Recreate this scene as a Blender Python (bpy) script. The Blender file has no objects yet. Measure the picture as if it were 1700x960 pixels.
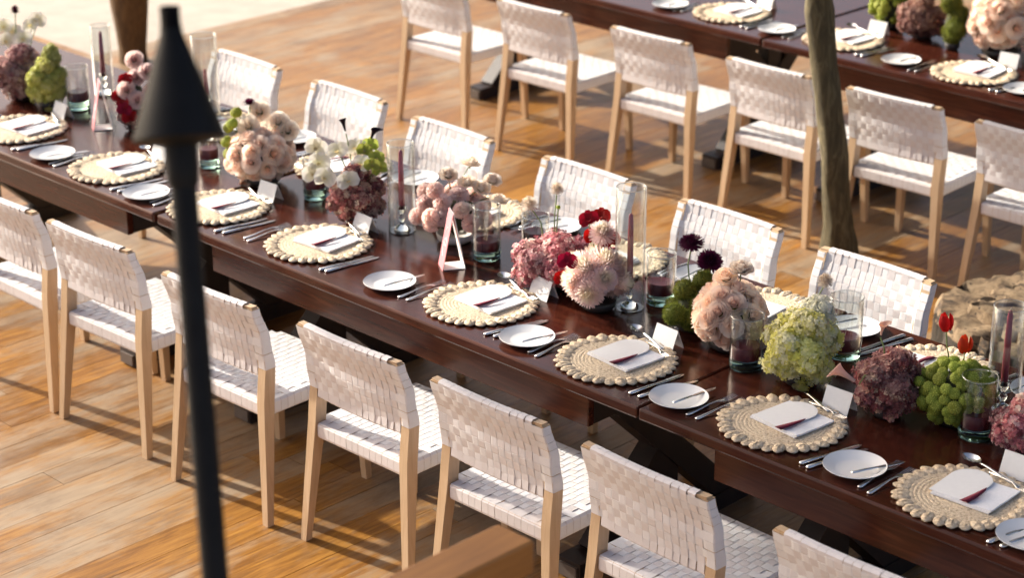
import bpy, math, random
from mathutils import Vector, Matrix, noise
random.seed(7)
PI = math.pi; R = math.radians
S = bpy.context.scene; COL = S.collection
sin, cos = math.sin, math.cos

# ------------------------------------------------------------------ camera
cam_d = bpy.data.cameras.new('camera'); cam = bpy.data.objects.new('camera', cam_d); COL.objects.link(cam); S.camera = cam
CAM = Vector((4.1274, -4.369, 3.4956)); YAW, PITCH, ROLL = R(44.978), R(22.142), R(-0.183)
cam.location = CAM
fw = Vector((-sin(YAW)*cos(PITCH), cos(YAW)*cos(PITCH), -sin(PITCH)))
rt = Vector((cos(YAW), sin(YAW), 0)); up = rt.cross(fw)
rt, up = rt*cos(ROLL)+up*sin(ROLL), -rt*sin(ROLL)+up*cos(ROLL)
cam.rotation_euler = Matrix((rt, up, -fw)).transposed().to_euler()
cam_d.sensor_width = 36.0; cam_d.lens = 36.0*3583.9/1700.0
cam_d.clip_start = 0.05; cam_d.clip_end = 1500
cam_d.dof.use_dof = True; cam_d.dof.focus_distance = 6.45; cam_d.dof.aperture_fstop = 3.0
S.render.resolution_x = 1024; S.render.resolution_y = 579

# ------------------------------------------------------------------ sky, sun, exposure
SUN_EL, SUN_AZ = R(24.0), R(8.5)          # light travels towards +X, 8.5 degrees towards +Y
w = bpy.data.worlds.new('World'); S.world = w; w.use_nodes = True
nt = w.node_tree; sky = nt.nodes.new('ShaderNodeTexSky'); sky.sky_type = 'NISHITA'; sky.sun_disc = False
to_sun = Vector((-cos(SUN_AZ)*cos(SUN_EL), -sin(SUN_AZ)*cos(SUN_EL), sin(SUN_EL)))
sky.sun_elevation = SUN_EL; sky.sun_rotation = math.atan2(to_sun.x, to_sun.y)
sky.dust_density = 6.0; sky.ozone_density = 0.3; sky.air_density = 0.6
bg = nt.nodes['Background']; bg.inputs['Strength'].default_value = 0.12
nt.links.new(sky.outputs[0], bg.inputs[0])
sd = bpy.data.lights.new('sun', 'SUN'); sd.energy = 4.3; sd.angle = R(0.9); sd.color = (1.0, 0.93, 0.83)
sun = bpy.data.objects.new('sun', sd); COL.objects.link(sun); sun.rotation_euler = to_sun.to_track_quat('Z', 'Y').to_euler()
S.view_settings.view_transform = 'Standard'; S.view_settings.look = 'None'
S.view_settings.exposure = 1.06; S.view_settings.gamma = 1.0; S.view_settings.use_curve_mapping = False
S.cycles.use_denoising = True; S.cycles.max_bounces = 10; S.cycles.transparent_max_bounces = 16
S.cycles.caustics_reflective = False; S.cycles.caustics_refractive = False; S.cycles.sample_clamp_indirect = 6.0

# ------------------------------------------------------------------ mesh helpers
class MB:
    def __init__(s): s.v = []; s.f = []; s.c = []; s.col = None
    def vert(s, p, c=None):
        s.v.append(tuple(p)); s.c.append(c if c is not None else (s.col or (1, 1, 1))); return len(s.v)-1
    def quadstrip(s, rows, closed_u=False, closed_v=False):
        idx = [[s.vert(p) for p in r] for r in rows]
        n = len(rows); m = len(rows[0])
        for i in range(n if closed_u else n-1):
            for j in range(m if closed_v else m-1):
                s.f.append((idx[i][j], idx[i][(j+1) % m], idx[(i+1) % n][(j+1) % m], idx[(i+1) % n][j]))
        return idx
    def box(s, c, d, rz=0.0, taper=None, M=None):
        hx, hy, hz = d[0]/2, d[1]/2, d[2]/2; k = len(s.v)
        ca, sa = cos(rz), sin(rz)
        for z in (-hz, hz):
            for x, y in ((-hx, -hy), (hx, -hy), (hx, hy), (-hx, hy)):
                t = taper if (taper and z > 0) else 1.0
                p = Vector((x*t, y*t, z))
                p = M @ p if M else Vector((ca*p.x-sa*p.y, sa*p.x+ca*p.y, p.z))
                s.vert((c[0]+p.x, c[1]+p.y, c[2]+p.z))
        for q in ((3, 2, 1, 0), (4, 5, 6, 7), (0, 1, 5, 4), (1, 2, 6, 5), (2, 3, 7, 6), (3, 0, 4, 7)):
            s.f.append(tuple(k+i for i in q))
        return s
    def lathe(s, prof, n=24, c=(0, 0, 0), cap0=False, cap1=False, wob=0.0, seed=0):
        rows = []
        for r, z in prof:
            rows.append([(c[0]+r*cos(2*PI*j/n)*(1+wob*noise.noise((3*cos(2*PI*j/n)+seed, 3*sin(2*PI*j/n), z*4))),
                          c[1]+r*sin(2*PI*j/n)*(1+wob*noise.noise((3*cos(2*PI*j/n)+seed, 3*sin(2*PI*j/n), z*4))), c[2]+z) for j in range(n)])
        idx = s.quadstrip(rows, closed_v=True)
        if cap0: s.f.append(tuple(reversed(idx[0])))
        if cap1: s.f.append(tuple(idx[-1]))
        return idx
    def tube(s, pts, rad, n=8, caps=True):
        pts = [Vector(p) for p in pts]; rows = []
        if not isinstance(rad, (list, tuple)): rad = [rad]*len(pts)
        for i, p in enumerate(pts):
            d = (pts[min(i+1, len(pts)-1)]-pts[max(i-1, 0)]).normalized()
            a = d.orthogonal().normalized() if i == 0 else (pa - d*pa.dot(d)).normalized()
            pa = a; b = d.cross(a)
            rows.append([p+(a*cos(2*PI*j/n)+b*sin(2*PI*j/n))*rad[i] for j in range(n)])
        idx = s.quadstrip(rows, closed_v=True)
        if caps: s.f.append(tuple(reversed(idx[0]))); s.f.append(tuple(idx[-1]))
    def section(s, stations):
        """closed rectangular sections: (cx, cy, z, wx, wy)"""
        rows = []
        for cx, cy, z, wx, wy in stations:
            rows.append([(cx-wx/2, cy-wy/2, z), (cx+wx/2, cy-wy/2, z), (cx+wx/2, cy+wy/2, z), (cx-wx/2, cy+wy/2, z)])
        idx = s.quadstrip(rows, closed_v=True)
        s.f.append(tuple(reversed(idx[0]))); s.f.append(tuple(idx[-1]))
    def ribbon(s, path, nrm, wdir, width, th, closed=False):
        """flat strap along path (list of Vector), nrm list of normals, wdir width direction"""
        rows = []
        for p, n in zip(path, nrm):
            a = wdir*(width/2); t = n*(th/2)
            rows.append([p-a+t*.75, p-a*.94+t, p+a*.94+t, p+a+t*.75, p+a-t, p-a-t])
        idx = s.quadstrip(rows, closed_u=closed, closed_v=True)
        if not closed: s.f.append(tuple(reversed(idx[0]))); s.f.append(tuple(idx[-1]))
    def mesh(s, name, mat=None, smooth=False, angle=None):
        m = bpy.data.meshes.new(name); m.from_pydata(s.v, [], s.f)
        if s.c and any(c != (1, 1, 1) for c in s.c):
            a = m.color_attributes.new('Col', 'FLOAT_COLOR', 'POINT')
            a.data.foreach_set('color', [x for c in s.c for x in (*c, 1.0)])
        if mat: m.materials.append(mat)
        if smooth: m.polygons.foreach_set('use_smooth', [True]*len(m.polygons))
        m.update()
        if angle:
            m.polygons.foreach_set('use_smooth', [True]*len(m.polygons)); m.set_sharp_from_angle(angle=R(angle))
        return m

def link(name, data, parent=None, loc=None, rot=None, scale=None):
    o = bpy.data.objects.new(name, data); COL.objects.link(o)
    if parent: o.parent = parent
    if loc is not None: o.location = loc
    if rot is not None: o.rotation_euler = rot
    if scale is not None: o.scale = scale
    return o
def tag(o, label=None, cat=None, group=None, kind=None):
    if label: o['label'] = label
    if cat: o['category'] = cat
    if group: o['group'] = group
    if kind: o['kind'] = kind
    return o
def thing(name, label, cat, loc=(0, 0, 0), rz=0.0, group=None):
    return tag(link(name, None, loc=loc, rot=(0, 0, rz)), label, cat, group)
def bevel(o, wdt, seg=2):
    b = o.modifiers.new('bevel', 'BEVEL'); b.width = wdt; b.segments = seg; b.limit_method = 'ANGLE'; return o

# ------------------------------------------------------------------ materials
def nodes(name):
    m = bpy.data.materials.new(name); m.use_nodes = True; t = m.node_tree
    return m, t, t.nodes['Principled BSDF']
def N(t, typ, **kw):
    n = t.nodes.new(typ)
    for k, v in kw.items():
        if k in n.inputs: n.inputs[k].default_value = v
        else: setattr(n, k, v)
    return n
def ramp(t, fac, stops):
    r = t.nodes.new('ShaderNodeValToRGB'); e = r.color_ramp.elements
    while len(e) < len(stops): e.new(0.5)
    for el, (p, c) in zip(e, stops): el.position = p; el.color = (*c, 1)
    t.links.new(fac, r.inputs[0]); return r.outputs[0]
def mixc(t, fac, a, b, mode='MIX'):
    n = t.nodes.new('ShaderNodeMix'); n.data_type = 'RGBA'; n.blend_type = mode
    for sock, v in ((n.inputs[0], fac), (n.inputs[6], a), (n.inputs[7], b)):
        if hasattr(v, 'links'): t.links.new(v, sock)
        else: sock.default_value = v if isinstance(v, (int, float)) else (*v, 1)
    return n.outputs[2]
def mathn(t, op, a, b=0.0):
    n = t.nodes.new('ShaderNodeMath'); n.operation = op
    for sock, v in ((n.inputs[0], a), (n.inputs[1], b)):
        if hasattr(v, 'links'): t.links.new(v, sock)
        else: sock.default_value = v
    return n.outputs[0]
def bump(t, bs, h, strength=.2, dist=.002):
    b = N(t, 'ShaderNodeBump', Strength=strength, Distance=dist); t.links.new(h, b.inputs['Height']); t.links.new(b.outputs[0], bs.inputs['Normal'])
def coords(t, kind='Object', scale=(1, 1, 1)):
    if kind == 'World':
        g = t.nodes.new('ShaderNodeNewGeometry'); o = g.outputs['Position']
    else:
        g = t.nodes.new('ShaderNodeTexCoord'); o = g.outputs[kind]
    m = N(t, 'ShaderNodeMapping'); m.inputs['Scale'].default_value = scale; t.links.new(o, m.inputs[0]); return m.outputs[0]
def noisetex(t, vec, scale, detail=4, rough=.55, dist=0.0):
    n = N(t, 'ShaderNodeTexNoise', Scale=scale, Detail=detail, Roughness=rough, Distortion=dist); t.links.new(vec, n.inputs['Vector']); return n.outputs['Fac']
def simple(name, c, rough=.5, var=.12, scale=30, bumpy=0.0, coat=0.0, metal=0.0, spec=.5, kind='Object'):
    m, t, b = nodes(name)
    f = noisetex(t, coords(t, kind), scale)
    t.links.new(ramp(t, f, [(.3, tuple(x*(1-var) for x in c)), (.7, tuple(min(1, x*(1+var)) for x in c))]), b.inputs['Base Color'])
    b.inputs['Roughness'].default_value = rough; b.inputs['Metallic'].default_value = metal
    b.inputs['Coat Weight'].default_value = coat; b.inputs['Specular IOR Level'].default_value = spec
    if bumpy: bump(t, b, f, bumpy, .003)
    return m
def translucent(m, t, b, colsock, amt):
    tr = t.nodes.new('ShaderNodeBsdfTranslucent'); mx = N(t, 'ShaderNodeMixShader'); mx.inputs[0].default_value = amt
    if hasattr(colsock, 'links'): t.links.new(colsock, tr.inputs[0])
    else: tr.inputs[0].default_value = (*colsock, 1)
    t.links.new(b.outputs[0], mx.inputs[1]); t.links.new(tr.outputs[0], mx.inputs[2])
    t.links.new(mx.outputs[0], t.nodes['Material Output'].inputs[0])

M = {}
def m_strap(name, ca, cb):
    m, t, b = nodes(name)
    oi = t.nodes.new('ShaderNodeObjectInfo')
    c = mixc(t, oi.outputs['Random'], ca, cb)
    f = noisetex(t, coords(t, 'World'), 260, 3)
    f2 = noisetex(t, coords(t, 'World'), 9, 3)
    c = mixc(t, mathn(t, 'MULTIPLY', f, .16), c, (.66, .61, .58))
    c = mixc(t, mathn(t, 'MULTIPLY', f2, .10), c, (.84, .74, .69))
    t.links.new(c, b.inputs['Base Color']); b.inputs['Roughness'].default_value = .75; b.inputs['Specular IOR Level'].default_value = .3
    bump(t, b, f, .35, .0012); translucent(m, t, b, (.86, .72, .65), .08); return m
M['strap'] = m_strap('cotton_strap_warp', (.85, .80, .78), (.79, .745, .725)); M['weft'] = m_strap('cotton_strap_weft', (.91, .90, .90), (.87, .865, .865))
def m_grain(name, c0, c1, c2, scale=(18, 18, 1.2), rough=.5, coat=0.0, bs=.15, rnd=.0, kind='Object', nscale=4):
    m, t, b = nodes(name)
    v = coords(t, kind, scale); f = noisetex(t, v, nscale, 6, .6, .6); f2 = noisetex(t, coords(t, kind), 2.2, 3)
    c = ramp(t, f, [(.28, c0), (.5, c1), (.72, c2)])
    c = mixc(t, mathn(t, 'MULTIPLY', f2, .5), c, c0)
    if rnd:
        oi = t.nodes.new('ShaderNodeObjectInfo'); c = mixc(t, mathn(t, 'MULTIPLY', oi.outputs['Random'], rnd), c, c0)
    t.links.new(c, b.inputs['Base Color']); b.inputs['Roughness'].default_value = rough
    t.links.new(mathn(t, 'ADD', mathn(t, 'MULTIPLY', f, .2), rough-.1), b.inputs['Roughness'])
    b.inputs['Coat Weight'].default_value = coat; b.inputs['Coat Roughness'].default_value = .25
    bump(t, b, f, bs, .002); return m
M['beech'] = m_grain('beech_wood', (.52, .345, .195), (.65, .465, .285), (.73, .55, .36), rough=.5, rnd=.5)
def m_table():
    m, t, b = nodes('mahogany')
    f = noisetex(t, coords(t, 'Object', (.7, 9, 9)), 5, 6, .6, .8); f2 = noisetex(t, coords(t, 'Object', (1, 2, 2)), 2.5, 4)
    f3 = noisetex(t, coords(t, 'Object', (1.5, 30, 30)), 7, 4)
    c = ramp(t, f, [(.3, (.026, .0065, .004)), (.5, (.056, .0135, .0075)), (.75, (.125, .034, .016))])
    c = mixc(t, mathn(t, 'MULTIPLY', f2, .6), c, (.036, .0085, .005))
    t.links.new(c, b.inputs['Base Color'])
    t.links.new(mathn(t, 'ADD', mathn(t, 'MULTIPLY', f3, .14), .10), b.inputs['Roughness'])
    b.inputs['Specular IOR Level'].default_value = .42; b.inputs['Specular Tint'].default_value = (1, .82, .70, 1)
    bump(t, b, f3, .06, .002); return m
M['table'] = m_table()
M['trestle'] = m_grain('dark_trestle', (.010, .005, .004), (.018, .008, .006), (.03, .013, .009), scale=(6, 6, 1.5), rough=.5)
M['foot_highlight'] = simple('foot_end_highlight', (.12, .095, .08), .6)  # paler colour stands in for the edge highlight on the trestle feet
def m_floor():
    m, t, b = nodes('worn_deck')
    oi = t.nodes.new('ShaderNodeObjectInfo'); ge = t.nodes.new('ShaderNodeNewGeometry')
    rnd = mathn(t, 'FRACT', mathn(t, 'ADD', oi.outputs['Random'], ge.outputs['Random Per Island']))
    cx = N(t, 'ShaderNodeCombineXYZ'); t.links.new(mathn(t, 'MULTIPLY', rnd, 37.0), cx.inputs[0]); t.links.new(mathn(t, 'MULTIPLY', rnd, 91.0), cx.inputs[1])
    va = N(t, 'ShaderNodeVectorMath', operation='ADD'); t.links.new(ge.outputs['Position'], va.inputs[0]); t.links.new(cx.outputs[0], va.inputs[1])
    mp = N(t, 'ShaderNodeMapping'); mp.inputs['Scale'].default_value = (14, 1.1, 1); t.links.new(va.outputs[0], mp.inputs[0])
    g = noisetex(t, mp.outputs[0], 3.2, 7, .62, 1.1)
    mp2 = N(t, 'ShaderNodeMapping'); mp2.inputs['Scale'].default_value = (70, 4, 1); t.links.new(va.outputs[0], mp2.inputs[0])
    g2 = noisetex(t, mp2.outputs[0], 3.0, 4, .6)
    c = ramp(t, g, [(.20, (.13, .050, .009)), (.42, (.30, .135, .023)), (.58, (.44, .218, .042)), (.8, (.55, .300, .072))])
    tone = ramp(t, rnd, [(0, (.55, .49, .44)), (.3, (.92, .87, .78)), (.6, (.72, .66, .60)), (1, (1.0, .96, .86))])
    c = mixc(t, 1.0, c, tone, 'MULTIPLY')
    c = mixc(t, mathn(t, 'MULTIPLY', mathn(t, 'SUBTRACT', g2, .42), 1.2), c, (.14, .055, .018))
    # bleached, foot-worn grey patches, long across the boards' direction
    wv = noisetex(t, coords(t, 'World', (1.0, .42, 1)), 1.6, 7, .66, .9)
    wv2 = noisetex(t, coords(t, 'World', (9, 2.2, 1)), 2.0, 6, .7, .8)
    wm = mathn(t, 'ADD', mathn(t, 'ADD', mathn(t, 'MULTIPLY', wv, .66), mathn(t, 'MULTIPLY', wv2, .30)), mathn(t, 'MULTIPLY', mathn(t, 'SUBTRACT', mathn(t, 'FRACT', mathn(t, 'MULTIPLY', rnd, 7.3)), .35), .12))
    worn = ramp(t, wm, [(.45, (0, 0, 0)), (.585, (1, 1, 1))])
    grey = mixc(t, g, (.225, .160, .098), (.40, .318, .222))
    c = mixc(t, mathn(t, 'MULTIPLY', worn, .86), c, grey)
    st_ = noisetex(t, coords(t, 'World', (1.3, .8, 1)), 2.1, 6, .68, .6)
    c = mixc(t, ramp(t, st_, [(.50, (0, 0, 0)), (.72, (.6, .6, .6))]), c, (.085, .042, .018))
    sc_ = noisetex(t, coords(t, 'World', (60, 9, 1)), 4, 3, .7)
    c = mixc(t, ramp(t, sc_, [(.66, (0, 0, 0)), (.74, (.5, .5, .5))]), c, (.50, .42, .33))
    t.links.new(c, b.inputs['Base Color'])
    ro = mathn(t, 'ADD', mathn(t, 'MULTIPLY', worn, .18), mathn(t, 'ADD', mathn(t, 'MULTIPLY', g2, .2), .30))
    t.links.new(ro, b.inputs['Roughness']); b.inputs['Specular IOR Level'].default_value = .45
    bump(t, b, g2, .12, .002); return m
M['floor'] = m_floor()
M['gap'] = simple('deck_joists', (.04, .02, .01), .8)
M['sand'] = simple('pale_sand', (.46, .40, .335), .9, .10, 6, .3, kind='World')
M['steel'] = simple('polished_steel', (.80, .79, .77), .24, .06, 60, 0, metal=1.0)
M['porcelain'] = simple('porcelain', (.80, .79, .77), .18, .02, 8, 0)
M['linen'] = simple('white_linen', (.86, .86, .87), .8, .05, 160, .25)
M['paper'] = simple('card_stock', (.88, .865, .83), .6, .02, 90, .05)
M['ribbon'] = simple('burgundy_velvet', (.16, .004, .025), .6, .2, 200, .2)
def m_raffia():
    m, t, b = nodes('raffia')
    f = noisetex(t, coords(t, 'Object', (1, 1, 1)), 130, 3, .7); f2 = noisetex(t, coords(t, 'Object'), 14, 3)
    c = ramp(t, f, [(.34, (.36, .24, .125)), (.47, (.71, .55, .36)), (.66, (.88, .745, .555))])
    c = mixc(t, mathn(t, 'MULTIPLY', f2, .25), c, (.80, .65, .46)); t.links.new(c, b.inputs['Base Color'])
    b.inputs['Roughness'].default_value = .7; bump(t, b, f, 1.0, .006); return m
M['raffia'] = m_raffia()
M['wax'] = simple('burgundy_wax', (.10, .008, .014), .35, .1, 20)
M['candle'] = simple('rose_taper_wax', (.30, .035, .055), .45, .08, 20)
M['wick'] = simple('wick', (.55, .5, .42), .9)
def m_glass():
    m, t, b = nodes('thin_glass')
    tr = t.nodes.new('ShaderNodeBsdfTransparent'); tr.inputs[0].default_value = (.955, .97, .965, 1)
    gl = N(t, 'ShaderNodeBsdfGlossy', Roughness=.03); gl.inputs[0].default_value = (1, 1, 1, 1)
    fr = N(t, 'ShaderNodeLayerWeight', Blend=.5); mx = t.nodes.new('ShaderNodeMixShader')
    t.links.new(mathn(t, 'ADD', mathn(t, 'MULTIPLY', mathn(t, 'POWER', fr.outputs['Facing'], 2.7), .85), .055), mx.inputs[0]); t.links.new(tr.outputs[0], mx.inputs[1]); t.links.new(gl.outputs[0], mx.inputs[2])
    t.links.new(mx.outputs[0], t.nodes['Material Output'].inputs[0]); return m
M['glass'] = m_glass()
def m_crystal(name, col, rough=.03):
    m, t, b = nodes(name)
    b.inputs['Base Color'].default_value = (*col, 1); b.inputs['Transmission Weight'].default_value = 1.0
    b.inputs['Roughness'].default_value = rough; b.inputs['IOR'].default_value = 1.45; return m
M['crystal'] = m_crystal('crystal', (.93, .95, .94)); M['greenglass'] = m_crystal('bottle_green_glass', (.42, .66, .56), .06)
def m_petal(name, tr=.46, rough=.6):
    m, t, b = nodes(name)
    a = N(t, 'ShaderNodeAttribute', attribute_name='Col'); oi = t.nodes.new('ShaderNodeObjectInfo')
    hs = N(t, 'ShaderNodeHueSaturation'); t.links.new(a.outputs['Color'], hs.inputs['Color'])
    t.links.new(mathn(t, 'ADD', mathn(t, 'MULTIPLY', oi.outputs['Random'], .24), .88), hs.inputs['Value'])
    t.links.new(mathn(t, 'ADD', mathn(t, 'MULTIPLY', oi.outputs['Random'], .02), .49), hs.inputs['Hue'])
    t.links.new(hs.outputs[0], b.inputs['Base Color']); b.inputs['Roughness'].default_value = rough; b.inputs['Specular IOR Level'].default_value = .25
    translucent(m, t, b, hs.outputs[0], tr); return m
M['petal'] = m_petal('petals')
M['stem'] = simple('green_stem', (.13, .18, .045), .5)
M['core'] = simple('floral_moss', (.05, .055, .025), .9, .4, 90, .6)
M['bowl'] = simple('stoneware_bowl', (.60, .55, .48), .5)
M['darkbowl'] = simple('dark_bowl', (.03, .026, .024), .5)
M['blackmetal'] = simple('black_metal', (.009, .009, .0092), .55, .2, 20, spec=.16)
M['burnt'] = simple('sooty_black_metal', (.003, .0025, .0025), .7, .2, 20, spec=.1)
M['beam'] = m_grain('oiled_beam', (.29, .115, .022), (.41, .17, .036), (.50, .225, .053), scale=(10, .8, 10), rough=.55)
M['signpink'] = simple('rose_card', (.62, .22, .24), .6, .03, 40)

# ------------------------------------------------------------------ ground and deck
g = MB(); g.box((0, 0, -.62), (900, 900, 1.0)); gnd = tag(link('ground', g.mesh('ground', M['sand'])), kind='structure')
floor = link('floor', None); tag(floor, kind='structure')
SX, SY = -6.36, 2.57                                    # the pale sand shows where x < SX and y > SY
jo = MB(); jo.box((-1.08, 1.0, -.075), (10.56, 16, .05)); jo.box((-9.68, -2.215, -.075), (6.64, 9.57, .05))
link('joist_bed', jo.mesh('joist_bed', M['gap']), floor)
def project(p):
    d = Vector(p)-CAM; z = d.dot(fw)
    return 850+3583.9*d.dot(rt)/z, 480-3583.9*d.dot(up)/z, z
PW = .132; planks = []
rr = random.Random(3)
i = 0; x = -13.0
while x < 4.2:
    y = -7.0 + rr.uniform(-1.6, 0); ymax = 9.0 if x > SX else SY
    while y < ymax:
        L = rr.choice((1.8, 2.2, 2.6, 3.0, 3.6)); y1 = min(y+L, ymax)
        if y1-y > .05: planks.append((x+PW/2, (y+y1)/2, PW-.0018, y1-y-.0018))
        y = y1
    x += PW
ub = MB(); ub.box((0, 0, 0), (1, 1, 1)); ubm = ub.mesh('plank', M['floor'])
vis = []
for p in planks:
    ua, va, _ = project((p[0], p[1]-p[3]/2, 0)); uc, vc, _ = project((p[0], p[1]+p[3]/2, 0))
    x0, x1 = max(min(ua, uc), -60), min(max(ua, uc), 1760); y0, y1 = max(min(va, vc), -40), min(max(va, vc), 1000)
    if x1 <= x0 or y1 <= y0: vis.append(0.0); continue
    vis.append(min((x1-x0)/max(1, abs(ua-uc)), (y1-y0)/max(1, abs(va-vc)))*p[3]/project((p[0], p[1], 0))[2]**2*1000)
order = sorted(range(len(planks)), key=lambda k: -vis[k]); far_pl = MB()
for n, k in enumerate(order):
    cx, cy, wx, ly = planks[k]; dz = rr.uniform(-.0012, .0)
    if n < 300 and vis[k] > 0: link('plank', ubm, floor, (cx, cy, -.0125+dz), None, (wx, ly, .025))
    else: far_pl.box((cx, cy, -.0125+dz), (wx, ly, .025))
tag(link('plank_field', far_pl.mesh('plank_field', M['floor']), floor), kind='stuff')

# ------------------------------------------------------------------ chairs
HW = .235
def leg_c(z):                                            # centre line of a rear leg (y) and outward x offset
    pts = [(0, -.080, .014), (.2, -.061, .0), (.44, -.038, -.017), (.56, -.026, -.017), (.66, -.040, -.017), (.80, -.078, -.017)]
    for a, b in zip(pts, pts[1:]):
        if z <= b[0]:
            k = (z-a[0])/(b[0]-a[0]); k = k*k*(3-2*k) if a[0] > .5 else k
            return a[1]+(b[1]-a[1])*k, a[2]+(b[2]-a[2])*k
    return pts[-1][1], pts[-1][2]
def leg_w(z):
    return (.027+.009*min(1, z/.44), .026+.020*min(1, z/.44)) if z < .5 else (.036, .046-.016*(z-.5)/.3)
chair_parts = []                                         # (name, mesh)
ANG = 4
for sx in (-1, 1):
    b = MB(); b.section([(sx*(HW+leg_c(z)[1]), leg_c(z)[0], z, *leg_w(z)) for z in (0, .1, .2, .32, .44, .5, .56, .62, .68, .74, .79)])
    chair_parts.append(('rear_leg', b.mesh('rear_leg', M['beech'])))
    b = MB(); b.section([(sx*(HW-.003), .392, 0, .026, .026), (sx*(HW-.017), .378, .39, .036, .042)])
    chair_parts.append(('front_leg', b.mesh('front_leg', M['beech'])))
    b = MB(); b.box((sx*(HW-.020), .170, .412), (.026, .38, .046)); chair_parts.append(('side_rail', b.mesh('side_rail', M['beech'])))
BOW = .013
def back_y(x, z): return leg_c(z)[0]-BOW*(1-(x/HW)**2)
for z0, nm in ((.545, 'lower_back_rail'), (.783, 'top_rail')):
    b = MB(); rows = []
    for k in range(13):
        x = -HW+.004+(2*HW-.008)*k/12
        rows.append([(x, back_y(x, z0+dz)+dy, z0+dz) for dy, dz in ((-.012, -.014), (.012, -.014), (.012, .014), (-.012, .014))])
    ix = b.quadstrip(rows, closed_v=True); b.f.append(tuple(ix[0])); b.f.append(tuple(reversed(ix[-1])))
    chair_parts.append((nm, b.mesh(nm, M['beech'])))
for yy, nm in ((-.040, 'rear_rail'), (.378, 'front_rail')):
    b = MB(); b.box((0, yy, .412), (2*HW-.07, .026, .046)); chair_parts.append((nm, b.mesh(nm, M['beech'])))
NV, NH = 14, 8; AMP = .0007; TH = .0011; rs = random.Random(11)
vx = [-.196+.392*(k+.5)/NV for k in range(NV)]; VP_ = .392/NV
hz_ = [.574+(.774-.574)*k/(NH-1) for k in range(NH)]; HP = (.774-.574)/(NH-1)
def over(i, j): return 1 if (i+j) % 2 == 0 else -1
# vertical straps of the back: closed loops over both rails
for i, x in enumerate(vx):
    path, nr = [], []; hy = .0155
    ztop, zbot = .7995, .5285
    seq = []
    for z in [zbot+.006]+[hz_[k]+HP*e for k in range(NH) for e in (-.34, .34)]+[ztop-.004]:
        jf = (z-hz_[0])/HP; s = 0.0
        if -.6 < jf < NH-.4:
            s = over(i, max(0, min(NH-1, int(round(jf)))))
        seq.append((z, s))
    jt = rs.uniform(-.0012, .0012)
    for z, s in seq: path.append(Vector((x+jt, back_y(x, z)-hy-AMP*s*(-1), z))); nr.append(Vector((0, -1, 0)))
    path.append(Vector((x+jt, back_y(x, ztop)-.008, ztop+.0015))); nr.append(Vector((0, 0, 1)))
    path.append(Vector((x+jt, back_y(x, ztop)+.008, ztop+.0015))); nr.append(Vector((0, 0, 1)))
    for z, s in reversed(seq): path.append(Vector((x+jt, back_y(x, z)+hy+AMP*s*(-1), z))); nr.append(Vector((0, 1, 0)))
    path.append(Vector((x+jt, back_y(x, zbot)+.008, zbot-.0015))); nr.append(Vector((0, 0, -1)))
    path.append(Vector((x+jt, back_y(x, zbot)-.008, zbot-.0015))); nr.append(Vector((0, 0, -1)))
    b = MB(); b.ribbon(path, nr, Vector((1, 0, 0)), VP_*.96, TH, True); chair_parts.append(('back_strap', b.mesh('back_strap', M['strap'], angle=ANG)))
for j, z in enumerate(hz_):
    path, nr = [], []; lc, lx = leg_c(z); wx, wy = leg_w(z); xo = HW+lx+wx/2+.0018
    xs = [-.207]+[vx[k]+VP_*e for k in range(NV) for e in (-.34, .34)]+[.207]; jt = rs.uniform(-.001, .001)
    def sv(x):
        u = (x+.196)/VP_-.5; i0 = int(math.floor(u)); fr = u-i0
        if abs(x) > .2: return 0.0
        return over(max(0, min(NV-1, int(round(u)))), j)
    zz = z+jt
    path.append(Vector((-xo+.003, lc-wy/2-.0018, zz))); nr.append(Vector((0, -1, 0)))
    for x in xs: path.append(Vector((x, min(back_y(x, z)-.0155, lc-wy/2-.0018 if abs(x) > .2 else 9)-AMP*sv(x), zz))); nr.append(Vector((0, -1, 0)))
    path.append(Vector((xo-.003, lc-wy/2-.0018, zz))); nr.append(Vector((0, -1, 0)))
    path.append(Vector((xo, lc-wy/2+.002, zz))); nr.append(Vector((1, 0, 0)))
    path.append(Vector((xo, lc+wy/2-.002, zz))); nr.append(Vector((1, 0, 0)))
    path.append(Vector((xo-.003, lc+wy/2+.0018, zz))); nr.append(Vector((0, 1, 0)))
    for x in reversed(xs): path.append(Vector((x, (back_y(x, z)+.0155 if abs(x) < .2 else lc+wy/2+.0018)+AMP*sv(x), zz))); nr.append(Vector((0, 1, 0)))
    path.append(Vector((-xo+.003, lc+wy/2+.0018, zz))); nr.append(Vector((0, 1, 0)))
    path.append(Vector((-xo, lc+wy/2-.002, zz))); nr.append(Vector((-1, 0, 0)))
    path.append(Vector((-xo, lc-wy/2+.002, zz))); nr.append(Vector((-1, 0, 0)))
    b = MB(); b.ribbon(path, nr, Vector((0, (leg_c(z+.012)[0]-leg_c(z-.012)[0])/.024, 1)).normalized(), HP*.995, TH, True); chair_parts.append(('back_strap', b.mesh('back_strap', M['weft'], angle=ANG)))
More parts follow.
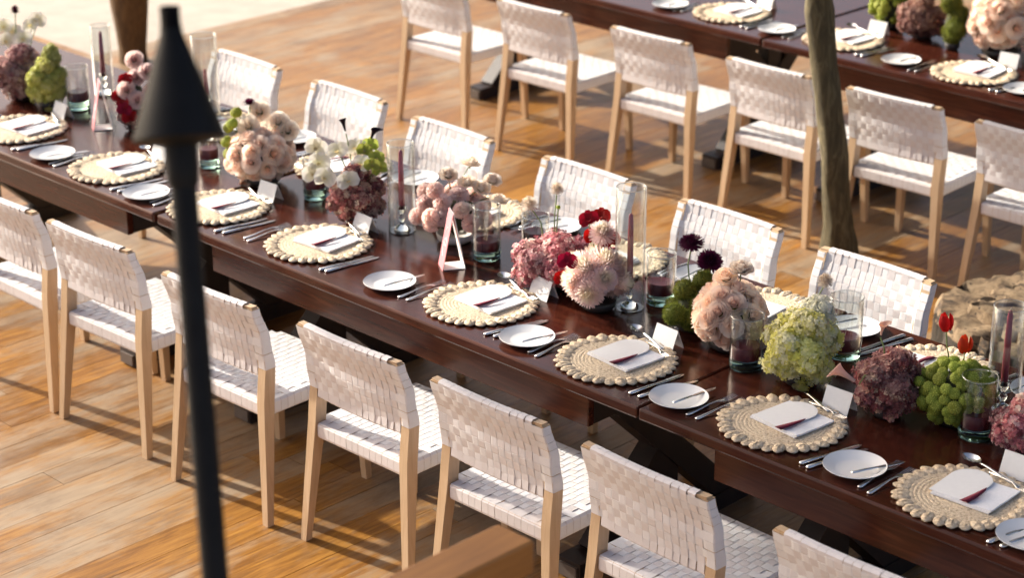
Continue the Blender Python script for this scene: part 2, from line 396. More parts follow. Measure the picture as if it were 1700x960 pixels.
# seat straps
NX = 13; sy = [-.013+(.372+.013)*(k+.5)/NX for k in range(NX)]; SP = .385/NX; ZS = .4375; SAMP = .0017
def wav(i, j): return over(i, j)
for i, x in enumerate(vx):
    path, nr = [], []; jt = rs.uniform(-.001, .001)
    for y, z, n in ((-.030, .385, (0, 0, -1)), (-.053, .3875, (0, -.7, -.7)), (-.0555, .395, (0, -1, 0)), (-.0555, .430, (0, -1, 0)), (-.050, ZS, (0, -.5, .86))):
        path.append(Vector((x+jt, y, z))); nr.append(Vector(n).normalized())
    for k in range(2*NX):
        y = sy[k//2]+SP*(-.34 if k % 2 == 0 else .34); s = wav(i, k//2)
        dip = -.004*math.sin(PI*max(0, min(1, (y+.03)/.42)))*(1-(x/HW)**2)
        path.append(Vector((x+jt, y, ZS+SAMP*s+dip))); nr.append(Vector((0, 0, 1)))
    for y, z, n in ((.388, ZS, (0, .5, .86)), (.394, .430, (0, 1, 0)), (.394, .395, (0, 1, 0)), (.391, .3875, (0, .7, -.7)), (.370, .385, (0, 0, -1))):
        path.append(Vector((x+jt, y, z))); nr.append(Vector(n).normalized())
    b = MB(); b.ribbon(path, nr, Vector((1, 0, 0)), VP_*.955, TH); chair_parts.append(('seat_strap', b.mesh('seat_strap', M['strap'], angle=ANG)))
for j, y in enumerate(sy):
    path, nr = [], []; xo = HW-.004
    for x, z, n in ((-xo+.02, .385, (0, 0, -1)), (-xo+.003, .3875, (-.7, 0, -.7)), (-xo, .395, (-1, 0, 0)), (-xo, .430, (-1, 0, 0)), (-xo+.006, ZS+.001, (-.5, 0, .86))):
        path.append(Vector((x, y, z))); nr.append(Vector(n).normalized())
    for k in range(2*NV):
        x = vx[k//2]+VP_*(-.34 if k % 2 == 0 else .34); s = wav(k//2, j)
        dip = -.004*math.sin(PI*max(0, min(1, (y+.03)/.42)))*(1-(x/HW)**2)
        path.append(Vector((x, y, ZS-SAMP*s+dip))); nr.append(Vector((0, 0, 1)))
    for x, z, n in reversed([(xo-.02, .385, (0, 0, -1)), (xo-.003, .3875, (.7, 0, -.7)), (xo, .395, (1, 0, 0)), (xo, .430, (1, 0, 0)), (xo-.006, ZS+.001, (.5, 0, .86))]):
        path.append(Vector((x, y, z))); nr.append(Vector(n).normalized())
    b = MB(); b.ribbon(path, nr, Vector((0, 1, 0)), SP*.955, TH); chair_parts.append(('seat_strap', b.mesh('seat_strap', M['weft'], angle=ANG)))
def chair(x, y, rz, label, group):
    t = thing('woven_chair', label, 'chair', (x, y, 0), rz, group)
    for nm, me in chair_parts: link(nm, me, t)
    return t
ORD = ['first', 'second', 'third', 'fourth', 'fifth', 'sixth', 'seventh', 'eighth', 'ninth', 'tenth']
front_ch = [(-2.56, -.291, 0), (-1.994, -.287, 2.2), (-1.284, -.303, 1.6), (-.619, -.265, .7), (0, -.260, .1), (.631, -.27, -1.0), (1.326, -.277, 0)]
for k, (x, y, a) in enumerate(front_ch):
    chair(x, y, R(a), f'white woven chair, {ORD[k]} from left in the row nearest the camera', 'chairs along the near side of the front table')
back_ch = [(-3.36, 1.36, -.5), (-2.654, 1.355, -.6), (-1.957, 1.303, -1.1), (-1.214, 1.317, 0), (-.507, 1.312, -.5), (.166, 1.277, -.2)]
for k, (x, y, a) in enumerate(back_ch):
    chair(x, y, R(180+a), f'white woven chair facing the camera across the flowers, {ORD[k]} from left', 'chairs along the far side of the front table')
far_ch = [(-3.83, 3.08, 1), (-3.085, 3.08, 1.2), (-2.33, 3.09, 1.5), (-1.60, 3.06, .3), (-.935, 3.07, 2.0), (-.27, 3.05, .4)]
for k, (x, y, a) in enumerate(far_ch):
    chair(x, y, R(a), f'white woven chair with back to camera, {ORD[k]} from left at rear table', 'chairs along the rear table')

# ------------------------------------------------------------------ tables
TW, TZ = 1.04, .75
def table(x0, y0, label, L=2.378, W=TW):
    t = thing('banquet_table', label, 'table', (x0+L/2, y0+W/2, 0), 0, 'dark banquet tables set end to end')
    b = MB(); b.box((0, 0, TZ-.019), (L, W, .038)); bevel(link('tabletop', b.mesh('tabletop', M['table']), t), .007, 2)
    ax = L/2-.25
    for s in (-1, 1):
        b = MB(); b.box((0, s*(W/2-.056-.014), .6455), (2*ax, .028, .131)); bevel(link('apron', b.mesh('apron', M['table']), t), .003, 1)
        b = MB(); b.box((s*(ax-.016), 0, .6455), (.028, W-.112-.060, .125)); link('end_apron', b.mesh('end_apron', M['trestle']), t)
        xx = s*(ax-.10)
        for q in (-1, 1):
            a = math.atan2(.50, .72); b = MB(); Ln = .88
            b.box((xx+q*.0015, 0, .345), (.085, .085, Ln), M=Matrix.Rotation(q*math.atan2(.66, .62), 3, 'X'))
            link('brace', b.mesh('brace', M['trestle']), t)
        b = MB(); b.box((xx, 0, .35), (.07, .10, .58)); link('post', b.mesh('post', M['trestle']), t)
        b = MB(); b.box((xx, 0, .032), (.10, W-.16, .064)); fo = link('foot', b.mesh('foot', M['trestle']), t)
        for q in (-1, 1):
            b = MB(); b.box((xx, q*(W/2-.077), .028), (.078, .012, .044)); link('foot_end', b.mesh('foot_end', M['foot_highlight']), fo)  # pale block paints the highlight at the end of the foot
    return t
table(-4.494, 0.0, 'dark glossy mahogany table at the left of the front row, behind the tiki torch')
table(-2.092, 0.0, 'dark glossy mahogany table in the middle of the front row, under the blush roses')
table(.290, 0.0, 'dark glossy mahogany table at the right of the front row, running out of frame')
table(-4.40, 3.45, 'dark table at the left of the rear row, behind the blurred chairs')
table(-2.005, 3.44, 'dark table at the right of the rear row, behind the tree trunk')

# ------------------------------------------------------------------ tableware meshes
def smooth_lathe(name, prof, mat, n=32): b = MB(); b.lathe(prof, n); return b.mesh(name, mat, angle=50)
ME = {}
ME['plate'] = smooth_lathe('bread_plate', [(0.0001, .004), (.052, .004), (.058, .0055), (.072, .012), (.086, .0165), (.0895, .0185), (.0900, .0172), (.086, .0145), (.060, .003), (.052, .0), (.0001, .0)], M['porcelain'], 40)
def mk_mat():
    prof = [(.0001, .0075)]
    for k in range(13):
        r0 = .004+k*.0118
        for q in range(4): prof.append((r0+.0118*q/4+.002, .0062+.0018*abs(sin(PI*q/4))))
    prof += [(.161, .004), (.163, .0)]
    b = MB(); b.lathe(prof, 48); return b.mesh('woven_disc', M['raffia'], smooth=True)
ME['mat'] = mk_mat()
def mk_scallop():
    b = MB(); rows = []
    for i in range(7):
        a = -PI/2+PI*i/6
        rows.append([(.0265*cos(a)*cos(2*PI*j/12)*(1.0+.08*cos(6*PI*j/12)), .0190*cos(a)*sin(2*PI*j/12)*(1+.15*cos(2*PI*j/12)), .0068+.0068*sin(a)*(1+.22*cos(j*2.1))) for j in range(12)])
    b.quadstrip(rows, closed_v=True); return b.mesh('scallop', M['raffia'], smooth=True)
ME['scallop'] = mk_scallop()
def mk_napkin():
    b = MB()
    for k, (dx, dy) in enumerate(((0, 0), (.003, .002))):
        rows = []; W2, H2 = .090, .080; z0 = .0005+.0042*k
        for i in range(9):
            row = []
            for j in range(9):
                x = -W2+2*W2*i/8; y = -H2+2*H2*j/8
                z = z0+.004+.0016*noise.noise((x*22+k*5, y*22, k))+(.002 if j == 0 else 0)
                row.append((x+dx+.002*noise.noise((y*20, k, 3)), y+dy+.002*noise.noise((x*20, k, 7)), z))
            rows.append(row)
        idx = b.quadstrip(rows)
        edge = [idx[i][0] for i in range(9)]+[idx[8][j] for j in range(1, 9)]+[idx[i][8] for i in range(7, -1, -1)]+[idx[0][j] for j in range(7, 0, -1)]
        low = [b.vert((b.v[e][0], b.v[e][1], z0)) for e in edge]
        for a in range(len(edge)): c = (a+1) % len(edge); b.f.append((edge[c], edge[a], low[a], low[c]))
    return b.mesh('napkin', M['linen'], angle=50)
ME['napkin'] = mk_napkin()
def mk_menu():
    b = MB(); w_, h_ = .060, .120; o = [(-w_, 0), (w_, 0)]+[(w_*cos(PI*k/20), h_+w_*sin(PI*k/20)) for k in range(21)]
    top = [b.vert((x, y, .0022+.004*(y/.18)**2)) for x, y in o]; bot = [b.vert((x, y, .0008+.004*(y/.18)**2)) for x, y in o]
    b.f.append(tuple(top)); b.f.append(tuple(reversed(bot)))
    for k in range(len(o)): c = (k+1) % len(o); b.f.append((bot[k], bot[c], top[c], top[k]))
    return b.mesh('menu_card', M['paper'])
ME['menu'] = mk_menu()
def mk_ribbon():
    b = MB(); rows = []
    for k in range(9):
        u = k/8; x = .052+.012*u+.005*sin(3*u); y = -.008+.098*u; wd = .0115*(1-u)**.6+.002; z = .0045+.005*u*u+.003*sin(PI*u)
        rows.append([(x-wd, y, z), (x, y+.001, z+.0022), (x+wd, y-.001, z), (x, y, z-.0008)])
    ix = b.quadstrip(rows, closed_v=True); b.f.append(tuple(ix[0])); b.f.append(tuple(reversed(ix[-1]))); return b.mesh('tassel', M['ribbon'], smooth=True)
ME['ribbon'] = mk_ribbon()
def flat_rod(b, st, n=8):
    """st: (y, halfwidth, halfthick, zc)"""
    rows = [[(hw*cos(2*PI*j/n), y, zc+ht*sin(2*PI*j/n)) for j in range(n)] for y, hw, ht, zc in st]
    ix = b.quadstrip(rows, closed_v=True); b.f.append(tuple(reversed(ix[0]))); b.f.append(tuple(ix[-1]))
def mk_knife(L=.225):
    b = MB(); flat_rod(b, [(0, .004, .002, .004), (.004, .0085, .0042, .0045), (.06, .0075, .004, .0045), (.095, .0055, .0034, .004), (.105, .005, .003, .004), (.112, .0085, .0012, .0035), (.17, .0095, .001, .003), (.205, .0085, .0009, .003), (.220, .005, .0008, .003), (L, .001, .0006, .003)])
    return b.mesh('knife', M['steel'], smooth=True)
def mk_fork(L=.20):
    b = MB(); flat_rod(b, [(0, .004, .0015, .003), (.006, .0085, .002, .0035), (.05, .006, .0022, .006), (.09, .0034, .0022, .0105), (.118, .003, .002, .0115), (.134, .0075, .0016, .010), (.150, .0115, .0013, .007), (.156, .0120, .0012, .006)])
    for k in range(4):
        x = -.0096+.0064*k; rows = [[(x+.0018*cos(2*PI*j/5)*(1-.5*u), .153+.046*u, .0065+.004*u*u+.0011*sin(2*PI*j/5)) for j in range(5)] for u in (0, .35, .7, 1)]
        b.quadstrip(rows, closed_v=True)
    return b.mesh('fork', M['steel'], smooth=True)
def mk_spoon():
    b = MB(); flat_rod(b, [(0, .004, .0015, .003), (.006, .008, .002, .0035), (.06, .005, .0022, .007), (.10, .003, .002, .009), (.118, .0035, .002, .008)])
    rows = []
    for i in range(6):
        q = i/5; row = []
        for j in range(14):
            a = 2*PI*j/14; row.append((.0185*q*sin(a), .144+.029*q*cos(a), .0012+.0085*q*q))
        rows.append(row)
    b.quadstrip(rows, closed_v=True)
    rows = [[(p[0]*.97, .144+(p[1]-.144)*.97, p[2]+.0012) for p in r] for r in rows]; b.quadstrip(rows, closed_v=True)
    return b.mesh('spoon', M['steel'], smooth=True)
ME['knife'] = mk_knife(); ME['fork'] = mk_fork(); ME['spoon'] = mk_spoon()
def mk_place():
    b = MB(); w_, h_, d_ = .047, .066, .027
    for s in (-1, 1):
        rows = [[(x, s*d_*(1-u)+s*.0004, h_*u) for x in (-w_, w_)] for u in (0, 1)]
        k = [b.vert(p) for r in rows for p in r]; k2 = [b.vert((p[0], p[1]-s*.0016, p[2]-.0004)) for r in rows for p in r]
        b.f += [(k[0], k[1], k[3], k[2]), (k2[2], k2[3], k2[1], k2[0]), (k[0], k[2], k2[2], k2[0]), (k[1], k2[1], k2[3], k[3]), (k[0], k2[0], k2[1], k[1])]
    return b.mesh('place_card', M['paper'])
ME['place'] = mk_place()

def setting(x, y, rz, where, group, plate=True, full=True, card=True, mat=True, pdx=-.325, pdy=-.085, cdx=.05, cdy=.205, rnd=None, sc=True):
    rnd = rnd or random; z = TZ+.0005; ca, sa = cos(rz), sin(rz)
    def P(lx, ly, lz=0): return (x+ca*lx-sa*ly, y+sa*lx+ca*ly, z+lz)
    jj = lambda a: rnd.uniform(-a, a)
    if mat:
        m = thing('placemat', f'round scalloped raffia placemat {where}', 'placemat', P(0, 0), rz+jj(.3), 'raffia placemats')
        link('woven_disc', ME['mat'], m)
        for k in range(32):
            a = 2*PI*(k+jj(.08))/32; e_ = .167+jj(.002); link('scallop', ME['scallop'], m, (e_*cos(a), e_*sin(a), 0), (0, 0, a+jj(.3)), (1+jj(.1), 1+jj(.08), 1+jj(.2)))
        nr = jj(.12)
        tag(link('napkin', ME['napkin'], None, P(.012+jj(.006), .030, .0085), (0, 0, rz+nr)), f'folded white linen napkin on the placemat {where}', 'napkin', 'linen napkins')
        mc = tag(link('menu_card', ME['menu'], None, P(-.022+jj(.005), -.047, .0185), (0, 0, rz+nr+jj(.04))), f'white arched menu card on the napkin {where}', 'menu card', 'arched menu cards')
        link('tassel', ME['ribbon'], mc)
    if plate:
        tag(link('bread_plate', ME['plate'], None, P(pdx, pdy)), f'small round white plate {where}', 'plate', 'bread plates')
        tag(link('butter_knife', ME['knife'], None, P(pdx+.026+jj(.004), pdy-.052, .0155), (R(-1.2), 0, rz-.14+jj(.22)), (.85, .80, .85)), f'butter knife resting on the white plate {where}', 'knife', 'butter knives')
    if not full: return
    for k, dx in enumerate((.192, .224)):
        tag(link('table_knife', ME['knife'], None, P(dx+jj(.006), -.165+jj(.010)), (0, 0, rz-.17+jj(.07))), f'{("inner", "outer")[k]} steel table knife right of the placemat {where}', 'knife', 'table knives')
    for k, dx in enumerate((-.236, -.202)):
        tag(link('table_fork', ME['fork'], None, P(dx+jj(.006), -.155+jj(.010)), (0, 0, rz-.06+jj(.08))), f'{("outer", "inner")[k]} steel fork left of the placemat {where}', 'fork', 'table forks')
    tag(link('dessert_spoon', ME['spoon'], None, P(.060, .150, .010), (0, 0, rz+R(72)+jj(.14)), (1.15, 1.15, 1.15)), f'steel spoon across the top of the placemat {where}', 'spoon', 'dessert spoons')
    tag(link('dessert_fork', ME['fork'], None, P(-.030, .168, .010), (0, 0, rz-R(106)+jj(.14)), (.8, .8, .8)), f'small steel fork across the top of the placemat {where}', 'fork', 'dessert forks')
    if card:
        tag(link('place_card', ME['place'], None, P(cdx, cdy), (0, 0, rz+jj(.12))), f'folded white place card {where}', 'place card', 'tent place cards')
rset = random.Random(21)
fs = [(-3.318, .215, None, (-.022, .221)), (-2.623, .204, (-.312, -.09), (.05, .181)), (-1.981, .205, (-.307, -.107), (.052, .199)), (-1.425, .216, 0, (.017, .204)),
      (-.615, .232, (-.345, -.096), (.095, .198)), (.014, .208, (-.312, -.081), (.034, .20)), (.666, .207, (-.323, -.085), (.053, .205)), (1.304, .191, (-.314, -.068), (.03, .223))]
for k, (x, y, pl, cd) in enumerate(fs):
    setting(x, y, 0, f'of the {ORD[k]} near-side setting from left', '', plate=bool(pl), pdx=(pl or (-.32, 0))[0], pdy=(pl or (0, -.085))[1], cdx=cd[0], cdy=cd[1], rnd=rset)
setting(1.886, .20, 0, 'at the bottom right corner of the picture', '', full=False, mat=False, rnd=rset)
for k, px in enumerate((-2.73, -2.006, -1.254, -.574, .069, .76)):
    setting(px, TW-.205, PI, f'of the {ORD[k]} far-side setting from left', '', rnd=rset, card=(k not in (1,)))
for k, (x, y, px, py) in enumerate(((-2.402, 3.70, -2.716, 3.60), (-1.718, 3.69, -2.045, 3.60), (-.969, 3.65, -1.31, 3.575))):
    setting(x, y, 0, f'of the {ORD[k]} rear-table setting from left', '', pdx=px-x, pdy=py-y, rnd=rset)
setting(-.336, 3.64, 0, 'at the right edge of the rear table', '', full=False, mat=False, pdx=-.325, pdy=-.07, rnd=rset)

# ------------------------------------------------------------------ candles and glass
AWAY = Vector((-.707, .707, 0))
def cyl_glass(r, h, th=.0022, base=.006, n=40):
    b = MB(); b.lathe([(.0001, 0), (r*.97, 0), (r, .003), (r, h-.001), (r-th/2, h), (r-th, h-.001), (r-th, base), (r*.6, base*.9), (.0001, base*.9)], n); return b
def hurricane(bx, by, r, h, label, ch=.26, off=(0, 0)):
    x, y = bx+AWAY.x*r, by+AWAY.y*r
    hg = tag(link('hurricane_glass', cyl_glass(r, h).mesh('hurricane_glass', M['glass'], angle=50), None, (x, y, TZ)), f'tall clear glass cylinder {label}', 'glass cylinder', 'hurricane glasses')
    b = MB(); b.lathe([(r-.0011+.0019*cos(a), h+.0019*sin(a)) for a in [2*PI*k/8 for k in range(9)]], 40); rim = link('rim', b.mesh('rim', M['crystal'], smooth=True), hg)
    b = MB(); b.lathe([(.0001, 0), (.030, 0), (.031, .004), (.024, .012), (.010, .020), (.007, .030), (.012, .040), (.014, .046), (.008, .053), (.007, .062), (.013, .072), (.016, .082), (.017, .094), (.0135, .095), (.0115, .080), (.0001, .079)], 20)
    tag(link('candlestick', b.mesh('candlestick', M['crystal'], angle=40), None, (x+off[0], y+off[1], TZ+.0065)), f'crystal candlestick inside the glass cylinder {label}', 'candlestick', 'crystal candlesticks')
    b = MB(); b.lathe([(.0001, 0), (.0105, 0), (.0108, .02), (.0098, ch*.6), (.0075, ch-.012), (.005, ch-.003), (.0001, ch)], 14)
    c = tag(link('taper_candle', b.mesh('taper_candle', M['candle'], smooth=True), None, (x+off[0], y+off[1], TZ+.0065+.0795)), f'dusky rose taper candle in the glass cylinder {label}', 'candle', 'taper candles')
    b = MB(); b.tube([(0, 0, ch-.004), (.001, 0, ch+.008)], .0012, 5); link('wick', b.mesh('wick', M['wick']), c)
hurricane(-1.281, .484, .050, .335, 'between the burgundy hydrangea and pink carnations', .225)
hurricane(-.21, .519, .050, .425, 'beside the pink chrysanthemums', .25)
hurricane(1.106, .70, .050, .34, 'at the right edge by the green pompons', .24)
hurricane(-3.453, .72, .044, .31, 'left of the tiki torch', .20)
hurricane(-2.86, .82, .055, .36, 'right of the tiki torch', .13)
def votive(bx, by, r, h, label, wz=.038, wh=.040, lamp=True):
    x, y = bx+AWAY.x*r, by+AWAY.y*r
    t = thing('votive_glass', f'clear straight tumbler with thick green base {label}', 'tumbler', (x, y, TZ), 0, 'tumblers with green glass bases')
    b = MB(); b.lathe([(r*.99, wz-.004), (r, wz), (r, h-.001), (r-.0013, h), (r-.0026, h-.001), (r-.0026, wz)], 36); link('wall', b.mesh('wall', M['glass'], angle=50), t)
    b = MB(); b.lathe([(r-.0013+.0020*cos(a), h+.0020*sin(a)) for a in [2*PI*k/8 for k in range(9)]], 36); link('rim', b.mesh('rim', M['crystal'], smooth=True), t)
    b = MB(); b.lathe([(.0001, .0005), (r*.80, .0005), (r*.93, .003), (r*.985, .010), (r*.96, .018), (r*.99, .024), (r*.985, wz-.005), (r*.9, wz-.003), (.0001, wz-.006)], 36); link('base', b.mesh('base', M['greenglass'], angle=50), t)
    b = MB(); b.lathe([(.0001, 0), (r*.86, 0), (r*.89, .004), (r*.885, wh*.8), (r*.80, wh), (r*.4, wh*.97), (.0001, wh*.95)], 28)
    c = tag(link('votive_candle', b.mesh('votive_candle', M['wax'], angle=45), None, (x, y, TZ+wz-.002)), f'dark burgundy votive candle in the tumbler {label}', 'candle', 'votive candles')
    b = MB(); b.tube([(0, 0, wh*.9), (.002, .001, wh+.014), (.004, .001, wh+.024)], .0011, 5); link('wick', b.mesh('wick', M['wick']), c)
votive(-.873, .511, .050, .195, 'left of the mauve hydrangea', .036, .035)
votive(-.171, .63, .050, .175, 'behind the green moss balls')
votive(.365, .418, .053, .175, 'in front of the blush roses')
votive(.528, .703, .054, .20, 'behind the pale green viburnum', .03, .04)
votive(1.145, .505, .052, .19, 'between green pompons and bottom right hydrangea')
votive(-1.784, .50, .045, .165, 'left of the white orchids', .045, .036)
votive(-3.368, .527, .050, .185, 'beside the leftmost green viburnum')
votive(-2.364, .447, .043, .15, 'just right of the tiki torch')
votive(-.80, .68, .050, .135, 'behind the mauve hydrangea')

# ------------------------------------------------------------------ table signs
def sign(x, y, rz, label, h=.205, w_=.080, d_=.075):
    t = thing('table_sign', label, 'sign', (x, y, TZ), rz, 'triangular table signs')
    th = .002
    def slab(p, q, y0, y1, mat, nm, par):
        p, q = Vector((p[0], 0, p[1])), Vector((q[0], 0, q[1])); n = (q-p).cross(Vector((0, 1, 0))).normalized()*th; b = MB()
        k = [b.vert(v) for v in ((p.x, y0, p.z), (q.x, y0, q.z), (q.x, y1, q.z), (p.x, y1, p.z), (p.x+n.x, y0, p.z+n.z), (q.x+n.x, y0, q.z+n.z), (q.x+n.x, y1, q.z+n.z), (p.x+n.x, y1, p.z+n.z))]
        b.f += [(k[0], k[1], k[2], k[3]), (k[7], k[6], k[5], k[4]), (k[0], k[4], k[5], k[1]), (k[1], k[5], k[6], k[2]), (k[2], k[6], k[7], k[3]), (k[3], k[7], k[4], k[0])]
        return link(nm, b.mesh(nm, mat), par)
    fp = slab((-w_/2, 0), (0, h), -d_/2, d_/2, M['signpink'], 'front_panel', t)
    slab((w_/2, 0), (.002, h), -d_/2, d_/2, M['paper'], 'rear_panel', t)
    slab((-w_/2+.004, .002), (w_/2-.004, .002), -d_/2+.002, d_/2-.002, M['paper'], 'base_panel', t)
    b = MB(); nx = Vector((-h, 0, w_/2)).normalized(); ax = Vector((w_/2, 0, h)).normalized(); o = Vector((-w_/2, 0, 0))
    pts = []
    for k in range(25):
        a = 2*PI*k/16; v = .62*h-.0025*k; u = .018*sin(a); pts.append(o+ax*(v+.022*cos(a))+Vector((0, u, 0))+nx*.0012)
    b.tube(pts, .0022, 5); link('script_mark', b.mesh('script_mark', M['paper']), fp)
sign(-.935, .405, R(58), 'rose pink triangular table sign in front of the carnations')
sign(-3.10, .47, R(61), 'rose pink triangular table sign left of the tiki torch')

# ------------------------------------------------------------------ flowers
def lerp(a, b, t): return tuple(x+(y-x)*t for x, y in zip(a, b))
rf = random.Random(5)
def mk_rose(outer, inner, seed=0):
    q = random.Random(seed); b = MB()
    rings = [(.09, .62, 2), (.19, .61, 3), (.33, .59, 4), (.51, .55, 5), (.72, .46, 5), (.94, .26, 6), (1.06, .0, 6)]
    for k, (rr_, zt, n) in enumerate(rings):
        a0 = q.uniform(0, 6.28)
        for i in range(n):
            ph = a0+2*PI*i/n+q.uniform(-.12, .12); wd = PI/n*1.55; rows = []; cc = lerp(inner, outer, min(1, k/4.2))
            jz = q.uniform(-.05, .05); jr = q.uniform(.95, 1.06)
            for iv in range(5):
                v = iv/4; row = []
                for iu in range(5):
                    u = -1+iu/2; shr = 1-.35*v*v*u*u
                    rad = rr_*jr*(.25+.75*sin(min(1, v*1.05)*PI/2))+(.14*v**4*(k > 1))*(1-.4*u*u)+.03*abs(u)*v
                    z = -.55+(zt+jz+.55)*v-(.12*v**5 if k > 2 else 0)-.20*v*u*u
                    a = ph+u*wd*shr; row.append((rad*cos(a), rad*sin(a), z))
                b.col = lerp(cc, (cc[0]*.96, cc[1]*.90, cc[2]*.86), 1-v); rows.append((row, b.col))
            idx = [[b.vert(p, c) for p in r] for r, c in rows]
            for a_ in range(4):
                for c_ in range(4): b.f.append((idx[a_][c_], idx[a_][c_+1], idx[a_+1][c_+1], idx[a_+1][c_]))
    b.col = inner; b.lathe([(.30, -.30), (.26, .10), (.15, .42), (.07, .58), (.001, .60)], 9); b.col = None
    b.lathe([(.08, -.9), (.10, -.6), (.5, -.45), (.3, -.1)], 8)
    for k in range(len(b.v)-32, len(b.v)): b.c[k] = (.14, .19, .05)
    return b.mesh('rose', M['petal'], smooth=True)
def spray(b, n, rfun, ln, wd, tilt, cfun, cup=.0, zmin=-.6, q=None):
    """petals on a sphere by golden angle: radial blades"""
    q = q or rf
    for k in range(n):
        z = 1-(1-zmin)*(k+.5)/n; ph = k*2.39996; s = math.sqrt(max(0, 1-z*z)); d = Vector((s*cos(ph), s*sin(ph), z)).normalized()
        t = Vector((-sin(ph), cos(ph), 0)); u_ = t.cross(d)*-1
        ax = (d*cos(tilt(z))+(-u_)*sin(tilt(z))).normalized(); ax = (ax+Vector((q.uniform(-.12, .12), q.uniform(-.12, .12), q.uniform(-.12, .12)))).normalized()
        nrm = ax.cross(t).normalized(); base = d*rfun(z); L = ln*q.uniform(.82, 1.12); W = wd*q.uniform(.85, 1.15); c = cfun(z, q)
        pts = []
        for v, ww in ((0, .5), (.5, 1.0), (.85, .8), (1.0, .25)):
            p = base+ax*(L*v)-nrm*(cup*L*v*v)
            pts.append((b.vert(p-t*W*ww, c), b.vert(p+t*W*ww, lerp(c, (1, 1, 1), .08*v) if c[0] > .3 else c)))
        for a_, c_ in zip(pts, pts[1:]): b.f.append((a_[0], a_[1], c_[1], c_[0]))
def mk_mum(outer, inner, n=190, seed=1, flat=1.0):
    q = random.Random(seed); b = MB()
    spray(b, n, lambda z: .42, .58, .062, lambda z: .35*(1-max(0, z)), lambda z, q: lerp(outer, inner, max(0, (z-.55)/.45)**1.2), cup=-.25, zmin=-.45, q=q)
    spray(b, n//2, lambda z: .3, .45, .05, lambda z: .1, lambda z, q: lerp(lerp(outer, inner, .3), inner, max(0, z)), cup=-.35, zmin=.1, q=q)
    b.col = lerp(outer, inner, .5); b.lathe([(.001, -.50)]+[(.50*cos(a), .50*sin(a)) for a in (-1.1, -.6, 0, .6, 1.1)]+[(.001, .50)], 10)
    if flat != 1.0: b.v = [(x, y, z*flat) for x, y, z in b.v]
    return b.mesh('chrysanthemum', M['petal'], smooth=True)
def mk_carnation(col, seed=2):
    q = random.Random(seed); b = MB()
    for k in range(46):
        z = 1-1.25*(k+.5)/46; ph = k*2.39996+q.uniform(-.2, .2); s = math.sqrt(max(0, 1-z*z)); d = Vector((s*cos(ph), s*sin(ph), z))
        t = Vector((-sin(ph), cos(ph), 0)); base = d*.25; W = .42*q.uniform(.8, 1.15); c = lerp(col, (.96, .88, .82), q.uniform(0, .55)); rows = []
        n2 = t.cross(d)
        for iv in range(3):
            v = iv/2; row = []
            for iu in range(7):
                u = -1+iu/3; ruf = (.15*(1 if iu % 2 else -1)+q.uniform(-.07, .07))*v
                row.append(base+d*(.72*v*(1-.18*u*u)+(.07*(iu % 2) if iv == 2 else 0))+t*(W*u*(.3+.7*v))+n2*(ruf+.12*v*v))
            rows.append(row)
        b.col = c; b.quadstrip(rows)
    b.col = None; return b.mesh('carnation', M['petal'], smooth=False)
def mk_hydrangea(rx, rz, cols, n=260, seed=3, size=.011, lump=.26, top=None):
    q = random.Random(seed); b = MB(); n = int(n*3.0); size *= .86
    for layer, (sc_, m_) in enumerate(((1.0, n), (.86, n//2))):
        for k in range(m_):
            z = 1-1.82*(k+.5)/m_; ph = k*2.39996+q.uniform(-.25, .25); s = math.sqrt(max(0, 1-z*z)); d = Vector((s*cos(ph), s*sin(ph), z))
            ls = 1+lump*noise.noise(d*2.3+Vector((seed, 0, 0)))*1.6; p = Vector((d.x*rx, d.y*rx, d.z*rz))*(ls*sc_*q.uniform(.94, 1.04))
            nn = (Vector((d.x/rx, d.y/rx, d.z/rz)).normalized()+Vector((q.uniform(-.5, .5), q.uniform(-.5, .5), q.uniform(-.3, .6)))).normalized()
            t = nn.orthogonal().normalized(); t = (Matrix.Rotation(q.uniform(0, 6.28), 3, nn) @ t); w2 = nn.cross(t)
            sel = .48+1.5*noise.noise(d*2.2+Vector((0, seed*3.1, 0)))+q.uniform(-.2, .2); sel = max(0, min(.999, sel)); fi = sel*(len(cols)-1); c = lerp(cols[int(fi)], cols[min(len(cols)-1, int(fi)+1)], fi-int(fi))
            if top and d.z > .35: c = lerp(c, top, q.uniform(.3, .9))
            sz = size*q.uniform(.8, 1.25); kc = b.vert(p, lerp(c, (.8, .8, .55), .15))
            for i in range(4):
                a = i*PI/2; e = t*cos(a)+w2*sin(a); f_ = t*cos(a+PI/2)+w2*sin(a+PI/2); lift = nn*(sz*q.uniform(.05, .5))
                v1 = b.vert(p+e*sz*.75-f_*sz*.52+lift*.7, c); v2 = b.vert(p+e*sz*1.12+lift, lerp(c, (.9, .85, .8), .12)); v3 = b.vert(p+e*sz*.75+f_*sz*.52+lift*.7, c)
                b.f.append((kc, v1, v2, v3))
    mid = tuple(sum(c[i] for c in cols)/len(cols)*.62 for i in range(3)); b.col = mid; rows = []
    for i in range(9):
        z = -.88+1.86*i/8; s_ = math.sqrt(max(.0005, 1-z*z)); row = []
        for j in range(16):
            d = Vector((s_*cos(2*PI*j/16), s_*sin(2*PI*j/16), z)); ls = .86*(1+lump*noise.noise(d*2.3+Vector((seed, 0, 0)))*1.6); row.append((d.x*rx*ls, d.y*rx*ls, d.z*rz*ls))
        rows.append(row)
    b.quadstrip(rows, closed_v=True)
    return b.mesh('hydrangea_head', M['petal'], smooth=False)
